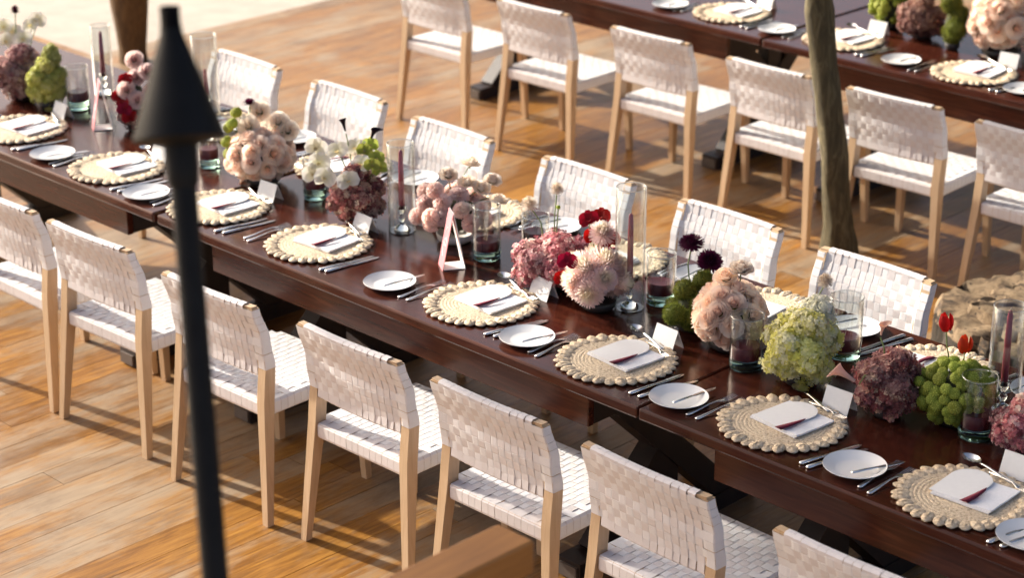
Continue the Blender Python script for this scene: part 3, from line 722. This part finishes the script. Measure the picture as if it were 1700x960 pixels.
def mk_fuzz(col, n=900, seed=4):
    q = random.Random(seed); b = MB()
    for k in range(n):
        z = 1-2*(k+.5)/n; ph = k*2.39996; s = math.sqrt(max(0, 1-z*z)); d = Vector((s*cos(ph), s*sin(ph), z)); t = d.orthogonal().normalized()
        t = Matrix.Rotation(q.uniform(0, 6.28), 3, d) @ t; dd = (d+t.cross(d)*q.uniform(-.35, .35)+t*q.uniform(-.3, .3)).normalized(); L = q.uniform(.82, 1.04); c = lerp(col, (col[0]*1.9, col[1]*1.75, col[2]*2), q.random()**2)
        b.f.append((b.vert(d*.68+t*.035, c), b.vert(d*.68-t*.035, c), b.vert(dd*L, c)))
        b.f.append((b.vert(d*.70+t.cross(d)*.03, c), b.vert(d*.70-t.cross(d)*.03, c), b.vert(dd*L*.95, c)))
    b.col = tuple(x*.8 for x in col); b.lathe([(.001, -.76)]+[(.76*cos(a), .76*sin(a)) for a in (-1.2, -.8, -.4, 0, .4, .8, 1.2)]+[(.001, .76)], 12)
    return b.mesh('moss_pompon', M['petal'])
def mk_button(col, seed=6):
    q = random.Random(seed); b = MB(); b.col = tuple(x*.8 for x in col)
    b.lathe([(.001, -.8), (.5, -.68), (.82, -.2), (.86, .15), (.66, .55), (.30, .66), (.001, .56)], 12)
    spray(b, 90, lambda z: .80, .24, .085, lambda z: .9, lambda z, q: lerp(col, (col[0]*1.5, col[1]*1.4, col[2]*1.6), q.random()*.8), cup=.2, zmin=-.7, q=q)
    return b.mesh('button_mum', M['petal'], smooth=True)
def petal(b, base, ax, side, nrm, L, W, c0, c1, curl=.2, n=4):
    rows = []
    for iv in range(n+1):
        v = iv/n; wv = W*math.sqrt(max(0.02, sin(PI*min(.98, .12+.80*v)))); row = []
        for iu in range(5):
            u = -1+iu/2; row.append((base+ax*(L*v)+side*(wv*u)+nrm*(curl*L*(v*v-.5*v)-.12*W*(1-u*u)), lerp(c0, c1, v)))
        rows.append(row)
    idx = [[b.vert(p, c) for p, c in r] for r in rows]
    for i in range(n):
        for j in range(4): b.f.append((idx[i][j], idx[i][j+1], idx[i+1][j+1], idx[i+1][j]))
def mk_orchid(c, throat, seed=8, lip=None):
    q = random.Random(seed); b = MB(); Z = Vector((0, 0, 1))
    for a, L, W in ((90, .95, .38), (210, .95, .40), (330, .95, .40), (8, 1.0, .72), (172, 1.0, .72)):
        ax = Vector((cos(R(a)), sin(R(a)), .12+q.uniform(-.05, .1))).normalized(); sd_ = Z.cross(ax).normalized(); petal(b, Vector((0, 0, 0)), ax, sd_, ax.cross(sd_), L, W, throat, c, -.18)
    l = lip or throat
    for a in (250, 290, 270): ax = Vector((cos(R(a))*.6, sin(R(a))*.6, .6)).normalized(); sd_ = Z.cross(ax).normalized(); petal(b, Vector((0, 0, .02)), ax, sd_, ax.cross(sd_), .42, .16, l, lerp(l, c, .4), .3, 3)
    return b.mesh('orchid_bloom', M['petal'], smooth=True)
def mk_calla(c, inner):
    b = MB(); rows = []; n = 14
    for i in range(8):
        v = i/7; row = []
        for j in range(n):
            a = 2*PI*j/n; fl = .10+.15*v+.22*v**4; lipx = (.55*v**6)*max(0, cos(a))
            row.append((fl*cos(a)+lipx, fl*sin(a), v*1.5+(.40*max(0, cos(a))-.25*max(0, -cos(a)))*v**3*.6))
        rows.append(row)
    b.col = c; b.quadstrip(rows, closed_v=True); b.col = inner; b.quadstrip([[(x*.93, y*.93, z+.01) for x, y, z in r] for r in rows], closed_v=True)
    b.col = (.75, .55, .08); b.tube([(0, 0, .3), (.05, 0, .8), (.10, 0, 1.25)], [.05, .06, .03], 6); return b.mesh('calla_bloom', M['petal'], smooth=True)
def mk_tulip(c):
    b = MB(); q = random.Random(9)
    for k in range(6):
        a = k*PI/3+(.3 if k % 2 else 0); rad = 1.0 if k % 2 else .88; rows = []
        for iv in range(6):
            v = iv/5; row = []
            for iu in range(5):
                u = -1+iu/2; aa = a+u*.62*math.sqrt(max(.02, 1-(abs(v-.45)/.62)**2)); r_ = rad*(.15+.60*sin(PI*min(1, .15+.62*v)))
                row.append((r_*cos(aa), r_*sin(aa), v*1.75-.9-.12*u*u*v))
            rows.append(row)
        b.col = lerp(c, (c[0]*.6, c[1]*.6, c[2]*.6), q.random()*.5); b.quadstrip(rows)
    return b.mesh('tulip_bloom', M['petal'], smooth=True)
BL_O, BL_I = (.99, .87, .765), (.95, .68, .52)
F = {'rose': [mk_rose(BL_O, BL_I, s) for s in (1, 2, 3)], 'cream': [mk_rose((.96, .89, .79), (.94, .79, .64), s) for s in (4, 5)],
     'mum': [mk_mum((.95, .76, .72), (.93, .85, .66), 230, s) for s in (1, 2)], 'dmum': [mk_mum((.10, .008, .042), (.05, .004, .02), 200, 3, .62)],
     'carn': [mk_carnation((.98, .77, .71), s) for s in (1, 2, 3)], 'fuzz': [mk_fuzz((.17, .195, .03), 900, s) for s in (1, 2)],
     'button': [mk_button((.47, .53, .08), s) for s in (1, 2)], 'orchid': [mk_orchid((.84, .82, .77), (.78, .74, .52), s, (.75, .60, .25)) for s in (1, 2)],
     'redorch': [mk_orchid((.36, .004, .022), (.26, .003, .012), 3)], 'cymb': [mk_orchid((.40, .44, .09), (.36, .40, .08), 4, (.5, .4, .15))],
     'dcalla': [mk_calla((.018, .006, .014), (.012, .004, .01))], 'pcalla': [mk_calla((.80, .60, .50), (.72, .46, .38))], 'tulip': [mk_tulip((.52, .012, .010))],
     'scab': [mk_mum((.80, .71, .60), (.74, .62, .46), 150, 5)], 'dscab': [mk_mum((.05, .006, .016), (.04, .004, .01), 120, 6)], 'ranun': [mk_rose((.82, .66, .62), (.74, .46, .42), 7)]}
PNAME = {'rose': 'rose', 'cream': 'rose', 'mum': 'chrysanthemum', 'dmum': 'chrysanthemum', 'carn': 'carnation', 'fuzz': 'moss_pompon', 'button': 'button_mum', 'orchid': 'orchid_bloom', 'redorch': 'orchid_bloom', 'cymb': 'orchid_bloom', 'dcalla': 'calla_bloom', 'pcalla': 'calla_bloom', 'tulip': 'tulip_bloom', 'scab': 'scabiosa_bloom', 'dscab': 'scabiosa_bloom', 'ranun': 'ranunculus'}
TOCAM = Vector((.66, -.66, .36)).normalized()
class Arr:
    def __init__(s, label, c, r, h, bowl='darkbowl', core=.60):
        s.c = Vector(c); s.r = r; s.h = h
        s.o = thing('flower_arrangement', label, 'flowers', (c[0], c[1], TZ), 0, 'flower arrangements down the tables')
        s.base = Vector((c[0], c[1], TZ))
        bw = r*.50; b = MB(); b.lathe([(.0001, 0), (bw*.7, 0), (bw*.95, .012), (bw, .032), (bw*.94, .034), (bw*.8, .012), (.0001, .010)], 24); link('bowl', b.mesh('bowl', M[bowl], smooth=True), s.o)
        if core:
            b = MB(); b.lathe([(.0001, .014)]+[(r*core*cos(a), h/2+(h/2-.014)*core*1.05*sin(a)) for a in (-1.3, -.9, -.5, 0, .5, .9, 1.3)]+[(.0001, h*(.5+.5*core))], 14, wob=.2); link('moss_core', b.mesh('moss_core', M['core'], smooth=True), s.o)
    def put(s, kind, p, size, n=None, stem=False, name=None):
        p = Vector(p)-s.base; me = rf.choice(F[kind]); n = Vector(n or (p-Vector((0, 0, s.h*.35)))).normalized()
        qn = n.to_track_quat('Z', 'Y') @ Matrix.Rotation(rf.uniform(0, 6.28) if kind not in ('orchid', 'cymb', 'redorch') else rf.uniform(-.4, .4), 3, 'Z').to_quaternion()
        o = link(name or PNAME[kind], me, s.o, p, None, (size,)*3); o.rotation_euler = qn.to_euler()
        if stem:
            b = MB(); st = Vector((p.x*.35, p.y*.35, s.h*.7)); mid = (st+p)/2+Vector((rf.uniform(-.012, .012), rf.uniform(-.012, .012), .01)); b.tube([st, mid, p-n*size*.35], .0022, 6); link('stem', b.mesh('stem', M['stem']), s.o)
        return o
    def cover(s, kind, n, size, zmin=-.9, grow=1.0, jit=.17):
        for k in range(n):
            z = 1-(1-zmin)*(k+.5)/n; ph = k*2.39996+rf.uniform(-.2, .2); q = math.sqrt(max(0, 1-z*z)); d = Vector((q*cos(ph), q*sin(ph), z))
            rx = (s.r-size*.75)*grow*rf.uniform(1-jit, 1+jit*.4); rz = (s.h/2-size*.7)*grow*rf.uniform(1-jit, 1+jit*.4)
            p = Vector((s.c.x, s.c.y, TZ+s.h/2))+Vector((d.x*rx, d.y*rx, d.z*rz)); p.z = max(p.z, TZ+size*.55)
            s.put(kind, p, size*rf.uniform(.86, 1.12), (d+Vector((0, 0, .25))+Vector((rf.uniform(-.25, .25), rf.uniform(-.25, .25), rf.uniform(-.2, .2)))))
    def head(s, cols, n=300, size=.0105, off=(0, 0, 0), rx=None, rz=None, lump=.26, top=None, seed=None):
        rx, rz = rx or s.r, rz or s.h/2
        if rx < .06:
            link('hydrangea_head', mk_hydrangea(rx, rz, cols, n, rf.randint(1, 99), size, lump, top), s.o, (off[0], off[1], s.h/2+off[2])); return
        link('hydrangea_head', mk_hydrangea(rx*.80, rz*.84, cols, int(n*.62), rf.randint(1, 99), size, lump, top), s.o, (off[0], off[1], s.h/2+off[2]-rz*.10))
        for k in range(9):                                    # smaller lobes that break up the outline
            z = (.95, .62, .45, .35, .15, 0, -.15, -.3, -.45)[k]+rf.uniform(-.1, .1); a = k*2.39996+rf.uniform(-.3, .3); q = math.sqrt(max(0, 1-z*z)); lr = rf.uniform(.34, .50)
            cc = cols if rf.random() < .55 else [lerp(c, rf.choice(cols), .75) for c in cols]
            link('hydrangea_head', mk_hydrangea(rx*lr, rx*lr*rf.uniform(.8, 1.0), cc, int(n*lr*lr*.9), rf.randint(1, 99), size, .2, top), s.o, (off[0]+q*cos(a)*rx*(1.02-lr*.8), off[1]+q*sin(a)*rx*(1.02-lr*.8), max(rx*lr*.9, s.h/2+off[2]+z*rz*(1.04-lr*.6))))
    def leaves(s, n, L=.05):
        for k in range(n):
            a = rf.uniform(0, 6.28); b = MB(); b.col = (.07, .10, .025); d = Vector((cos(a), sin(a), rf.uniform(-.1, .5))).normalized(); sd_ = Vector((-sin(a), cos(a), 0))
            petal(b, d*s.r*.6+Vector((0, 0, s.h*rf.uniform(.2, .6))), d, sd_, d.cross(sd_)*-1, L*rf.uniform(.8, 1.3), L*.28, (.05, .08, .02), (.10, .14, .03), -.2); link('leaf', b.mesh('leaf', M['petal'], smooth=True), s.o)
MAUVE = [(.26, .03, .06), (.58, .15, .21), (.90, .46, .48), (.95, .82, .70), (.54, .12, .16)]
BURG = [(.11, .010, .025), (.24, .03, .05), (.46, .13, .13), (.80, .62, .46), (.30, .03, .045)]
VIB = [(.70, .68, .14), (.82, .79, .28), (.90, .87, .52), (.93, .91, .70), (.84, .81, .32)]

A = Arr('pink and cream hydrangea with white orchids at the far left edge', (-3.694, .469, 0), .11, .235)
A.head([(.30, .08, .10), (.58, .34, .32), (.74, .58, .50), (.52, .26, .25)], 330)
for p in ((-3.767, .496, 1.03), (-3.719, .558, 1.055), (-3.749, .452, 1.0), (-3.702, .585, 1.075), (-3.70, .504, 1.01), (-3.799, .474, 1.05)): A.put('orchid', p, .040, TOCAM+Vector((rf.uniform(-.5, .2), rf.uniform(-.3, .3), .2)), True)
A.put('dscab', (-3.777, .525, 1.115), .024, None, True)
A = Arr('lumpy pale green viburnum mound beside the leftmost tumbler', (-3.497, .471, 0), .080, .22)
A.head([(.50, .53, .09), (.62, .63, .14), (.70, .70, .25)], 300, .0095, lump=.3); A.head([(.40, .44, .09), (.55, .56, .18)], 90, .008, (.0, .035, .11), .035, .05, .2)
A = Arr('red and pale pink blooms partly hidden behind the tiki torch', (-2.985, .556, 0), .074, .26)
for p in ((-3.027, .597, 1.034), (-2.978, .566, .974), (-2.975, .515, .934), (-2.933, .535, .895), (-2.94, .60, 1.0), (-2.90, .58, .93)): A.put('ranun', p, .034, TOCAM+Vector((rf.uniform(-.4, .4), rf.uniform(-.3, .3), .3)))
for p in ((-2.997, .528, .968), (-2.973, .489, .884), (-2.996, .492, .904), (-2.95, .48, .86), (-2.93, .49, .83)): A.put('redorch', p, .032, TOCAM+Vector((rf.uniform(-.5, .3), rf.uniform(-.3, .3), .1)))
A.head(BURG, 160, .010, (0, 0, -.06), .062, .07); A.leaves(4)
A = Arr('big round cluster of blush roses with green pompons right of the torch', (-2.095, .496, 0), .150, .235)
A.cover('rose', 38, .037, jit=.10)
for p in ((-2.14, .539, 1.022), (-2.076, .578, .985), (-2.13, .475, .98), (-2.041, .595, .955)): A.put('cream', p, .038, TOCAM+Vector((0, 0, .6)), True)
for p in ((-2.199, .474, 1.015), (-2.175, .433, .985), (-2.172, .40, .922), (-2.153, .394, .879), (-2.21, .44, .96)): A.put('button', p, .027, None, True)
A.put('dmum', (-2.174, .52, 1.05), .028, None, True); A.leaves(3)
A = Arr('burgundy hydrangea with white and green orchids and two black callas', (-1.511, .476, 0), .100, .20)
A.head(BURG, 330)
for p in ((-1.639, .399, 1.022), (-1.602, .38, .977), (-1.582, .45, 1.011), (-1.467, .399, .936), (-1.55, .362, .937), (-1.56, .518, 1.012), (-1.607, .354, .941), (-1.493, .486, .973), (-1.62, .42, .90)): A.put('orchid', p, .041, TOCAM+Vector((rf.uniform(-.5, .2), rf.uniform(-.4, .1), rf.uniform(-.1, .4))), True)
for p in ((-1.519, .526, 1.008), (-1.467, .537, .99), (-1.524, .56, 1.022), (-1.442, .528, .957), (-1.45, .50, .975)): A.put('cymb', p, .030, TOCAM+Vector((rf.uniform(-.2, .5), rf.uniform(-.3, .3), .2)), True)
for p, n in (((-1.608, .514, 1.065), (-.2, -.1, 1)), ((-1.535, .571, 1.035), (.35, .2, 1))): A.put('dcalla', p, .031, n, True)
A = Arr('pink carnations and cream roses in a low pale bowl', (-1.11, .586, 0), .135, .20, 'bowl', .62)
A.cover('carn', 17, .034, -.25)
for p in ((-1.117, .675, 1.026), (-1.148, .595, .993), (-1.089, .627, .972), (-1.046, .713, .968), (-1.046, .659, .952), (-1.027, .545, .907), (-.999, .696, .909)): A.put('cream', p, .030, (rf.uniform(-.3, .5), rf.uniform(-.5, .2), 1), True)
for p in ((-1.20, .53, .93), (-1.17, .50, .90), (-1.22, .55, .87), (-1.19, .48, .85), (-1.11, .47, .87), (-1.14, .52, .95)): A.put('carn', p, .032, (rf.uniform(-.3, .3), -.7, .7))
A = Arr('mauve and cream hydrangea mound with two pale scabiosa on stems', (-.571, .527, 0), .130, .165)
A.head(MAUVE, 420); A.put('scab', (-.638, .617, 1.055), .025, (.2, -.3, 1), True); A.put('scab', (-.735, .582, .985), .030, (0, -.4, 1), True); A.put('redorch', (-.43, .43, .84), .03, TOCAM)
A.put('button', (-.615, .60, 1.0), .009, None, True)
A = Arr('ball of large pale pink chrysanthemums with red orchids above', (-.317, .481, 0), .118, .215, core=.45)
A.cover('mum', 13, .052, -.6); A.put('mum', (-.335, .516, 1.0), .046, (.3, -.3, 1), True)
for p in ((-.404, .525, 1.03), (-.383, .561, 1.035), (-.364, .504, .985), (-.368, .385, .93), (-.33, .55, .97)): A.put('redorch', p, .034, TOCAM+Vector((rf.uniform(-.4, .3), rf.uniform(-.3, .3), .2)), True)
A = Arr('fuzzy green moss balls with two dark purple chrysanthemums', (.01, .56, 0), .09, .17)
for p, z in (((.023, .608, .908), .043), ((.002, .544, .887), .046), ((.021, .471, .833), .044), ((.055, .548, .855), .040), ((.048, .617, .854), .042), ((.052, .509, .812), .042), ((-.02, .52, .83), .042)): A.put('fuzz', p, z)
A.put('dmum', (-.055, .635, 1.011), .042, (.1, -.2, 1), True); A.put('dmum', (.003, .66, .956), .044, (.5, -.3, .9), True)
A = Arr('dome of blush roses in the middle of the table', (.195, .535, 0), .135, .235)
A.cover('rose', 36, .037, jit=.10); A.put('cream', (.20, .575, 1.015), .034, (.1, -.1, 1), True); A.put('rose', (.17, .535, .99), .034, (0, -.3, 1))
A = Arr('pale green and white viburnum mound right of the roses', (.514, .484, 0), .115, .225)
A.head(VIB, 400, .0115, lump=.26); A.head([(.78, .77, .60), (.84, .83, .74)], 110, .011, (.01, .06, .10), .05, .05, .25); A.put('scab', (.504, .602, 1.045), .026, (.1, -.3, 1), True)
A = Arr('dark burgundy hydrangea with two pale pink calla lilies', (.843, .475, 0), .095, .215)
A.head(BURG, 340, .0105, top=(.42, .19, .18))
A.put('pcalla', (.789, .50, .985), .026, (.2, -.1, 1), True); A.put('pcalla', (.815, .345, .895), .046, (-.6, -.4, .45), True)
A = Arr('cluster of green button pompons with two red tulips', (1.007, .58, 0), .125, .20)
A.cover('button', 92, .0205, -.8, 1.0, .16)
for p in ((.935, .613, 1.035), (.992, .634, .975)): A.put('tulip', p, .030, (rf.uniform(-.1, .2), 0, 1), True)
A = Arr('mauve hydrangea cut off by the bottom right edge', (1.265, .56, 0), .094, .15); A.head(MAUVE, 280)
A = Arr('green pompon cluster on the rear table behind the place card', (-1.704, 4.03, 0), .108, .22); A.cover('button', 60, .022, -.8, 1, .2)
A = Arr('brown pink hydrangea on the rear table between green mounds', (-1.49, 3.99, 0), .108, .19); A.head([(.16, .04, .04), (.36, .15, .11), (.55, .33, .26), (.28, .09, .07)], 300)
A = Arr('tall green moss balls beside the rear table roses', (-1.27, 3.92, 0), .07, .24)
for p in ((-1.27, 3.92, .83), (-1.25, 3.93, .91), (-1.29, 3.92, .97), (-1.24, 3.90, .86)): A.put('fuzz', p, .062)
A = Arr('tall blush rose cluster at the upper right corner', (-1.058, 4.0, 0), .185, .33); A.cover('rose', 46, .046, -.7); 
for p in ((-.98, 3.98, 1.12), (-1.05, 4.05, 1.14), (-.93, 4.02, 1.06)): A.put('orchid', p, .05, TOCAM, True)

# ------------------------------------------------------------------ trees, stump, log, torch, railing
def m_bark(name, c0, c1, c2):
    m, t, b = nodes(name); f = noisetex(t, coords(t, 'Object', (9, 9, 2.0)), 4, 7, .65, .8); f2 = noisetex(t, coords(t, 'Object', (3, 3, 1.4)), 4, 4)
    c = ramp(t, f, [(.3, c0), (.5, c1), (.75, c2)]); c = mixc(t, mathn(t, 'MULTIPLY', f2, .6), c, c1); t.links.new(c, b.inputs['Base Color']); b.inputs['Roughness'].default_value = .85; bump(t, b, f, .7, .012); return m
M['bark'] = m_bark('tree_bark', (.022, .017, .007), (.085, .068, .030), (.25, .21, .11))
M['leafm'] = m_petal('leaves', .35, .45)
M['leafm'].node_tree.nodes['Principled BSDF'].inputs['Specular IOR Level'].default_value = .4
def tree(label, base, lean, H, r0, crown, cr, nleaf, seed, ls=.16):
    q = random.Random(seed); t = thing('tree', label, 'tree', base, 0, 'trees round the deck')
    b = MB(); pts = []; rad = []; cc = Vector(crown)-Vector(base); n = 40
    for k in range(n+1):
        u = k/n; p = Vector((lean[0]*min(u*H, 2.2)*1.0, lean[1]*min(u*H, 2.2), u*H)); w_ = max(0, (u-.35)/.65)
        p = p.lerp(Vector((cc.x, cc.y, u*H)), w_*w_*.6) + Vector((noise.noise((u*5, seed, 0)), noise.noise((u*5, seed, 5)), 0))*.03; pts.append(p); rad.append(r0*(1.12-.55*u)*(1+.06*noise.noise((u*14, seed, 9)))+(.02*(1-u*14) if u < 1/14 else 0))
    b.tube(pts, rad, 18); b.v = [tuple(Vector(v)+Vector((v[0]-pts[min(n, max(0, int(v[2]/H*n+.5)))].x, v[1]-pts[min(n, max(0, int(v[2]/H*n+.5)))].y, 0))*(.30*noise.noise((v[0]*30, v[1]*30, v[2]*9))+.15*noise.noise((v[0]*60, v[1]*60, v[2]*30)))) for v in b.v]; tr = link('trunk', b.mesh('trunk', M['bark'], smooth=True), t)
    for k in range(7):
        a = k*2.4+seed; d = Vector((cos(a), sin(a), .55)).normalized(); s_ = pts[-1-3*(k % 4)]; e = cc+Vector((d.x*cr[0], d.y*cr[1], (d.z-.3)*cr[2]))*.72
        b = MB(); b.tube([s_, (s_+e)/2+Vector((0, 0, .15)), e], [r0*.45, r0*.3, r0*.1], 7); link('limb', b.mesh('limb', M['bark'], smooth=True), tr)
    b = MB()
    for k in range(nleaf):
        for _ in range(20):
            d = Vector((q.gauss(0, 1), q.gauss(0, 1), q.gauss(0, 1))).normalized()*q.random()**.4
            if noise.noise(d*2.6+Vector((seed, 1, 2)))+noise.noise(d*5.5+Vector((seed, 4, 2)))*.6 > -.04: break
        p = cc+Vector((d.x*cr[0], d.y*cr[1], d.z*cr[2])); nn = Vector((q.gauss(0, .6), q.gauss(0, .6), 1)).normalized(); a = Matrix.Rotation(q.uniform(0, 6.28), 3, nn) @ nn.orthogonal().normalized(); s_ = nn.cross(a); L = ls*q.uniform(.6, 1.3); c = lerp((.035, .065, .014), (.085, .12, .03), q.random())
        k0 = [b.vert(p, c), b.vert(p+a*L*.5+s_*L*.28-nn*.02, c), b.vert(p+a*L, c), b.vert(p+a*L*.5-s_*L*.28-nn*.02, c)]; b.f.append(tuple(k0))
    link('crown', b.mesh('crown', M['leafm']), t)
tree('slender tree trunk rising between the rear chairs', (-1.10, 2.90, 0), (-.085, -.085), 4.2, .054, (-1.9, 4.0, 4.4), (2.0, 2.0, 1.5), 9000, 1)
tree('added leafy tree beyond the rear tables, out of frame, darkening the table reflections', (-3.4, 8.2, -.1), (0, 0), 5.0, .13, (-3.2, 8.0, 5.0), (2.4, 2.4, 2.6), 9000, 2, .24)  # unseen tree added so the tabletops reflect something dark
tree('second added leafy tree beyond the rear tables, out of frame, darkening the table reflections', (.6, 8.0, -.1), (0, 0), 5.0, .13, (.4, 8.0, 4.8), (2.6, 2.4, 2.9), 9000, 3, .24)  # likewise added, unseen, for the dark reflection
tree('added leafy tree right of the rear tables, out of frame, darkening the table reflections', (4.6, 6.8, -.1), (0, 0), 5.0, .13, (4.4, 6.8, 4.6), (2.4, 2.6, 2.9), 9000, 4, .24)  # unseen as well, added to darken the reflection further right
tree('added shade tree left of the deck, out of frame, shading the right end', (-9.6, -2.7, -.1), (0, 0), 6.4, .16, (-9.2, -2.5, 6.75), (2.2, 2.5, 2.0), 11000, 5, .22)  # unseen tree added on the sun side to throw shade over the right end

def m_cut(name):
    m, t, b = nodes(name); f = noisetex(t, coords(t, 'Object', (1, 1, 1)), 11, 10, .74, .35); wv = N(t, 'ShaderNodeTexWave', wave_type='RINGS', rings_direction='Z', Scale=5.0, Distortion=2.0, Detail=2.0); t.links.new(coords(t), wv.inputs['Vector'])
    c = ramp(t, f, [(.38, (.015, .009, .005)), (.45, (.09, .055, .028)), (.53, (.24, .165, .09)), (.68, (.37, .27, .16))]); c = mixc(t, mathn(t, 'MULTIPLY', wv.outputs['Fac'], .12), c, (.30, .19, .09))
    v = N(t, 'ShaderNodeTexVoronoi', Scale=26.0); t.links.new(coords(t), v.inputs['Vector']); c = mixc(t, mathn(t, 'LESS_THAN', v.outputs['Distance'], .16), c, (.03, .017, .009))
    t.links.new(c, b.inputs['Base Color']); b.inputs['Roughness'].default_value = .85; bump(t, b, f, .9, .02); return m
M['cut'] = m_cut('weathered_cut_wood')
t = thing('tree_stump', 'weathered pale tree stump behind the rightmost far chair', 'stump', (.17, 2.53, 0))
def blob(r, z0, z1, seed, mat, nm, off=(0, 0), hf=.05, lf=.16, ridge=0.0, n=96):
    b = MB(); rows = []
    def rad(a): return r*(1+lf*noise.noise((cos(a)*1.4+seed, sin(a)*1.4, 1))+hf*noise.noise((cos(a)*6+seed, sin(a)*6, 4))+.4*hf*noise.noise((cos(a)*17, sin(a)*17, seed)))
    for k in range(7):
        u = k/6; z = z0+(z1-z0)*u
        rows.append([((rad(2*PI*j/n)*(1.05-.05*u)+ridge*noise.noise((j*.55, u*2.0, seed)))*cos(2*PI*j/n)+off[0], (rad(2*PI*j/n)*(1.05-.05*u)+ridge*noise.noise((j*.55, u*2.0, seed)))*sin(2*PI*j/n)+off[1], z+.006*noise.noise((j*.4, u, seed))*u) for j in range(n)])
    for q in (.985, .9, .75, .55, .35, .15, .01):
        rows.append([(rad(2*PI*j/n)*q*cos(2*PI*j/n)+off[0], rad(2*PI*j/n)*q*sin(2*PI*j/n)+off[1], z1+.004+.022*noise.noise((q*cos(2*PI*j/n)*5+seed, q*sin(2*PI*j/n)*5, 3))-.035*max(0, 1-abs(((2*PI*j/n+seed) % 1.5)-.7)/.09)*(q > .3)) for j in range(n)])
    b.quadstrip(rows, closed_v=True); return link(nm, b.mesh(nm, mat, angle=30), t)
blob(.43, 0, .245, 2, m_bark('stump_bark', (.010, .007, .004), (.030, .021, .012), (.085, .062, .036)), 'bark_side', ridge=.03); blob(.415, .225, .272, 2, M['cut'], 'cut_top', hf=.09, lf=.16); blob(.28, .26, .312, 6, M['cut'], 'raised_slab', (.06, -.07), hf=.16, lf=.3)
t = thing('log_stool', 'dark tapered log with orange cut top behind the tiki torch', 'log', (-6.0, 2.66, 0))
b = MB(); b.lathe([(.085, 0), (.080, .06), (.092, .18), (.108, .32), (.114, .42)], 20, wob=.12, seed=4); link('bark', b.mesh('bark', m_bark('log_bark', (.05, .026, .010), (.12, .066, .024), (.24, .14, .05)), smooth=True), t)
b = MB(); b.lathe([(.1135, .419), (.112, .430), (.09, .434), (.0001, .434)], 20, wob=.12, seed=4); link('cut_top', b.mesh('cut_top', simple('orange_cut', (.50, .25, .08), .6, .2, 18), angle=40), t)

# tiki torch, close to the camera and out of focus
TT, TB = Vector((1.481, -2.460, 2.654)), Vector((1.762, -2.646, 1.844))
ax = (TT-TB).normalized(); foot_z = TB + ax*((-.1-TB.z)/ax.z)
t = thing('tiki_torch', 'black conical tiki torch on a thin pole, blurred in the foreground', 'torch', foot_z); t.rotation_euler = ax.to_track_quat('Z', 'Y').to_euler()
HT = (TT-foot_z).length
def tl(nm, prof, mat, n=28, ang=40): b = MB(); b.lathe([(r, HT-z) for r, z in prof], n); return link(nm, b.mesh(nm, mat, angle=ang), t)
tl('wick_cap', [(.0001, .0), (.0148, 0), (.0155, .002), (.0155, .030), (.0185, .034)], M['burnt'])
tl('cone', [(.0150, .028), (.0185, .045), (.036, .095), (.0545, .150), (.0700, .196), (.0715, .203), (.066, .206), (.028, .214), (.026, .216)], M['blackmetal'])
tl('sleeve', [(.0265, .210), (.0265, .250), (.0240, .272), (.0205, .278)], M['blackmetal'])
tl('pole', [(.0202, .270), (.0205, .6), (.0208, 1.5), (.021, HT)], M['blackmetal'])

t = thing('wooden_railing', 'orange timber handrail end, blurred at the bottom edge', 'railing', (1.373, -1.633, -.012))
b = MB(); b.box((0, -.9, 1.345), (.105, 1.86, .075)); bevel(link('handrail', b.mesh('handrail', M['beam']), t), .006, 2)
b = MB(); b.box((0, -.10, .603), (.09, .09, 1.408)); link('post', b.mesh('post', M['beam']), t)
b = MB(); b.box((0, -1.6, .603), (.09, .09, 1.408)); link('post', b.mesh('post', M['beam']), t)
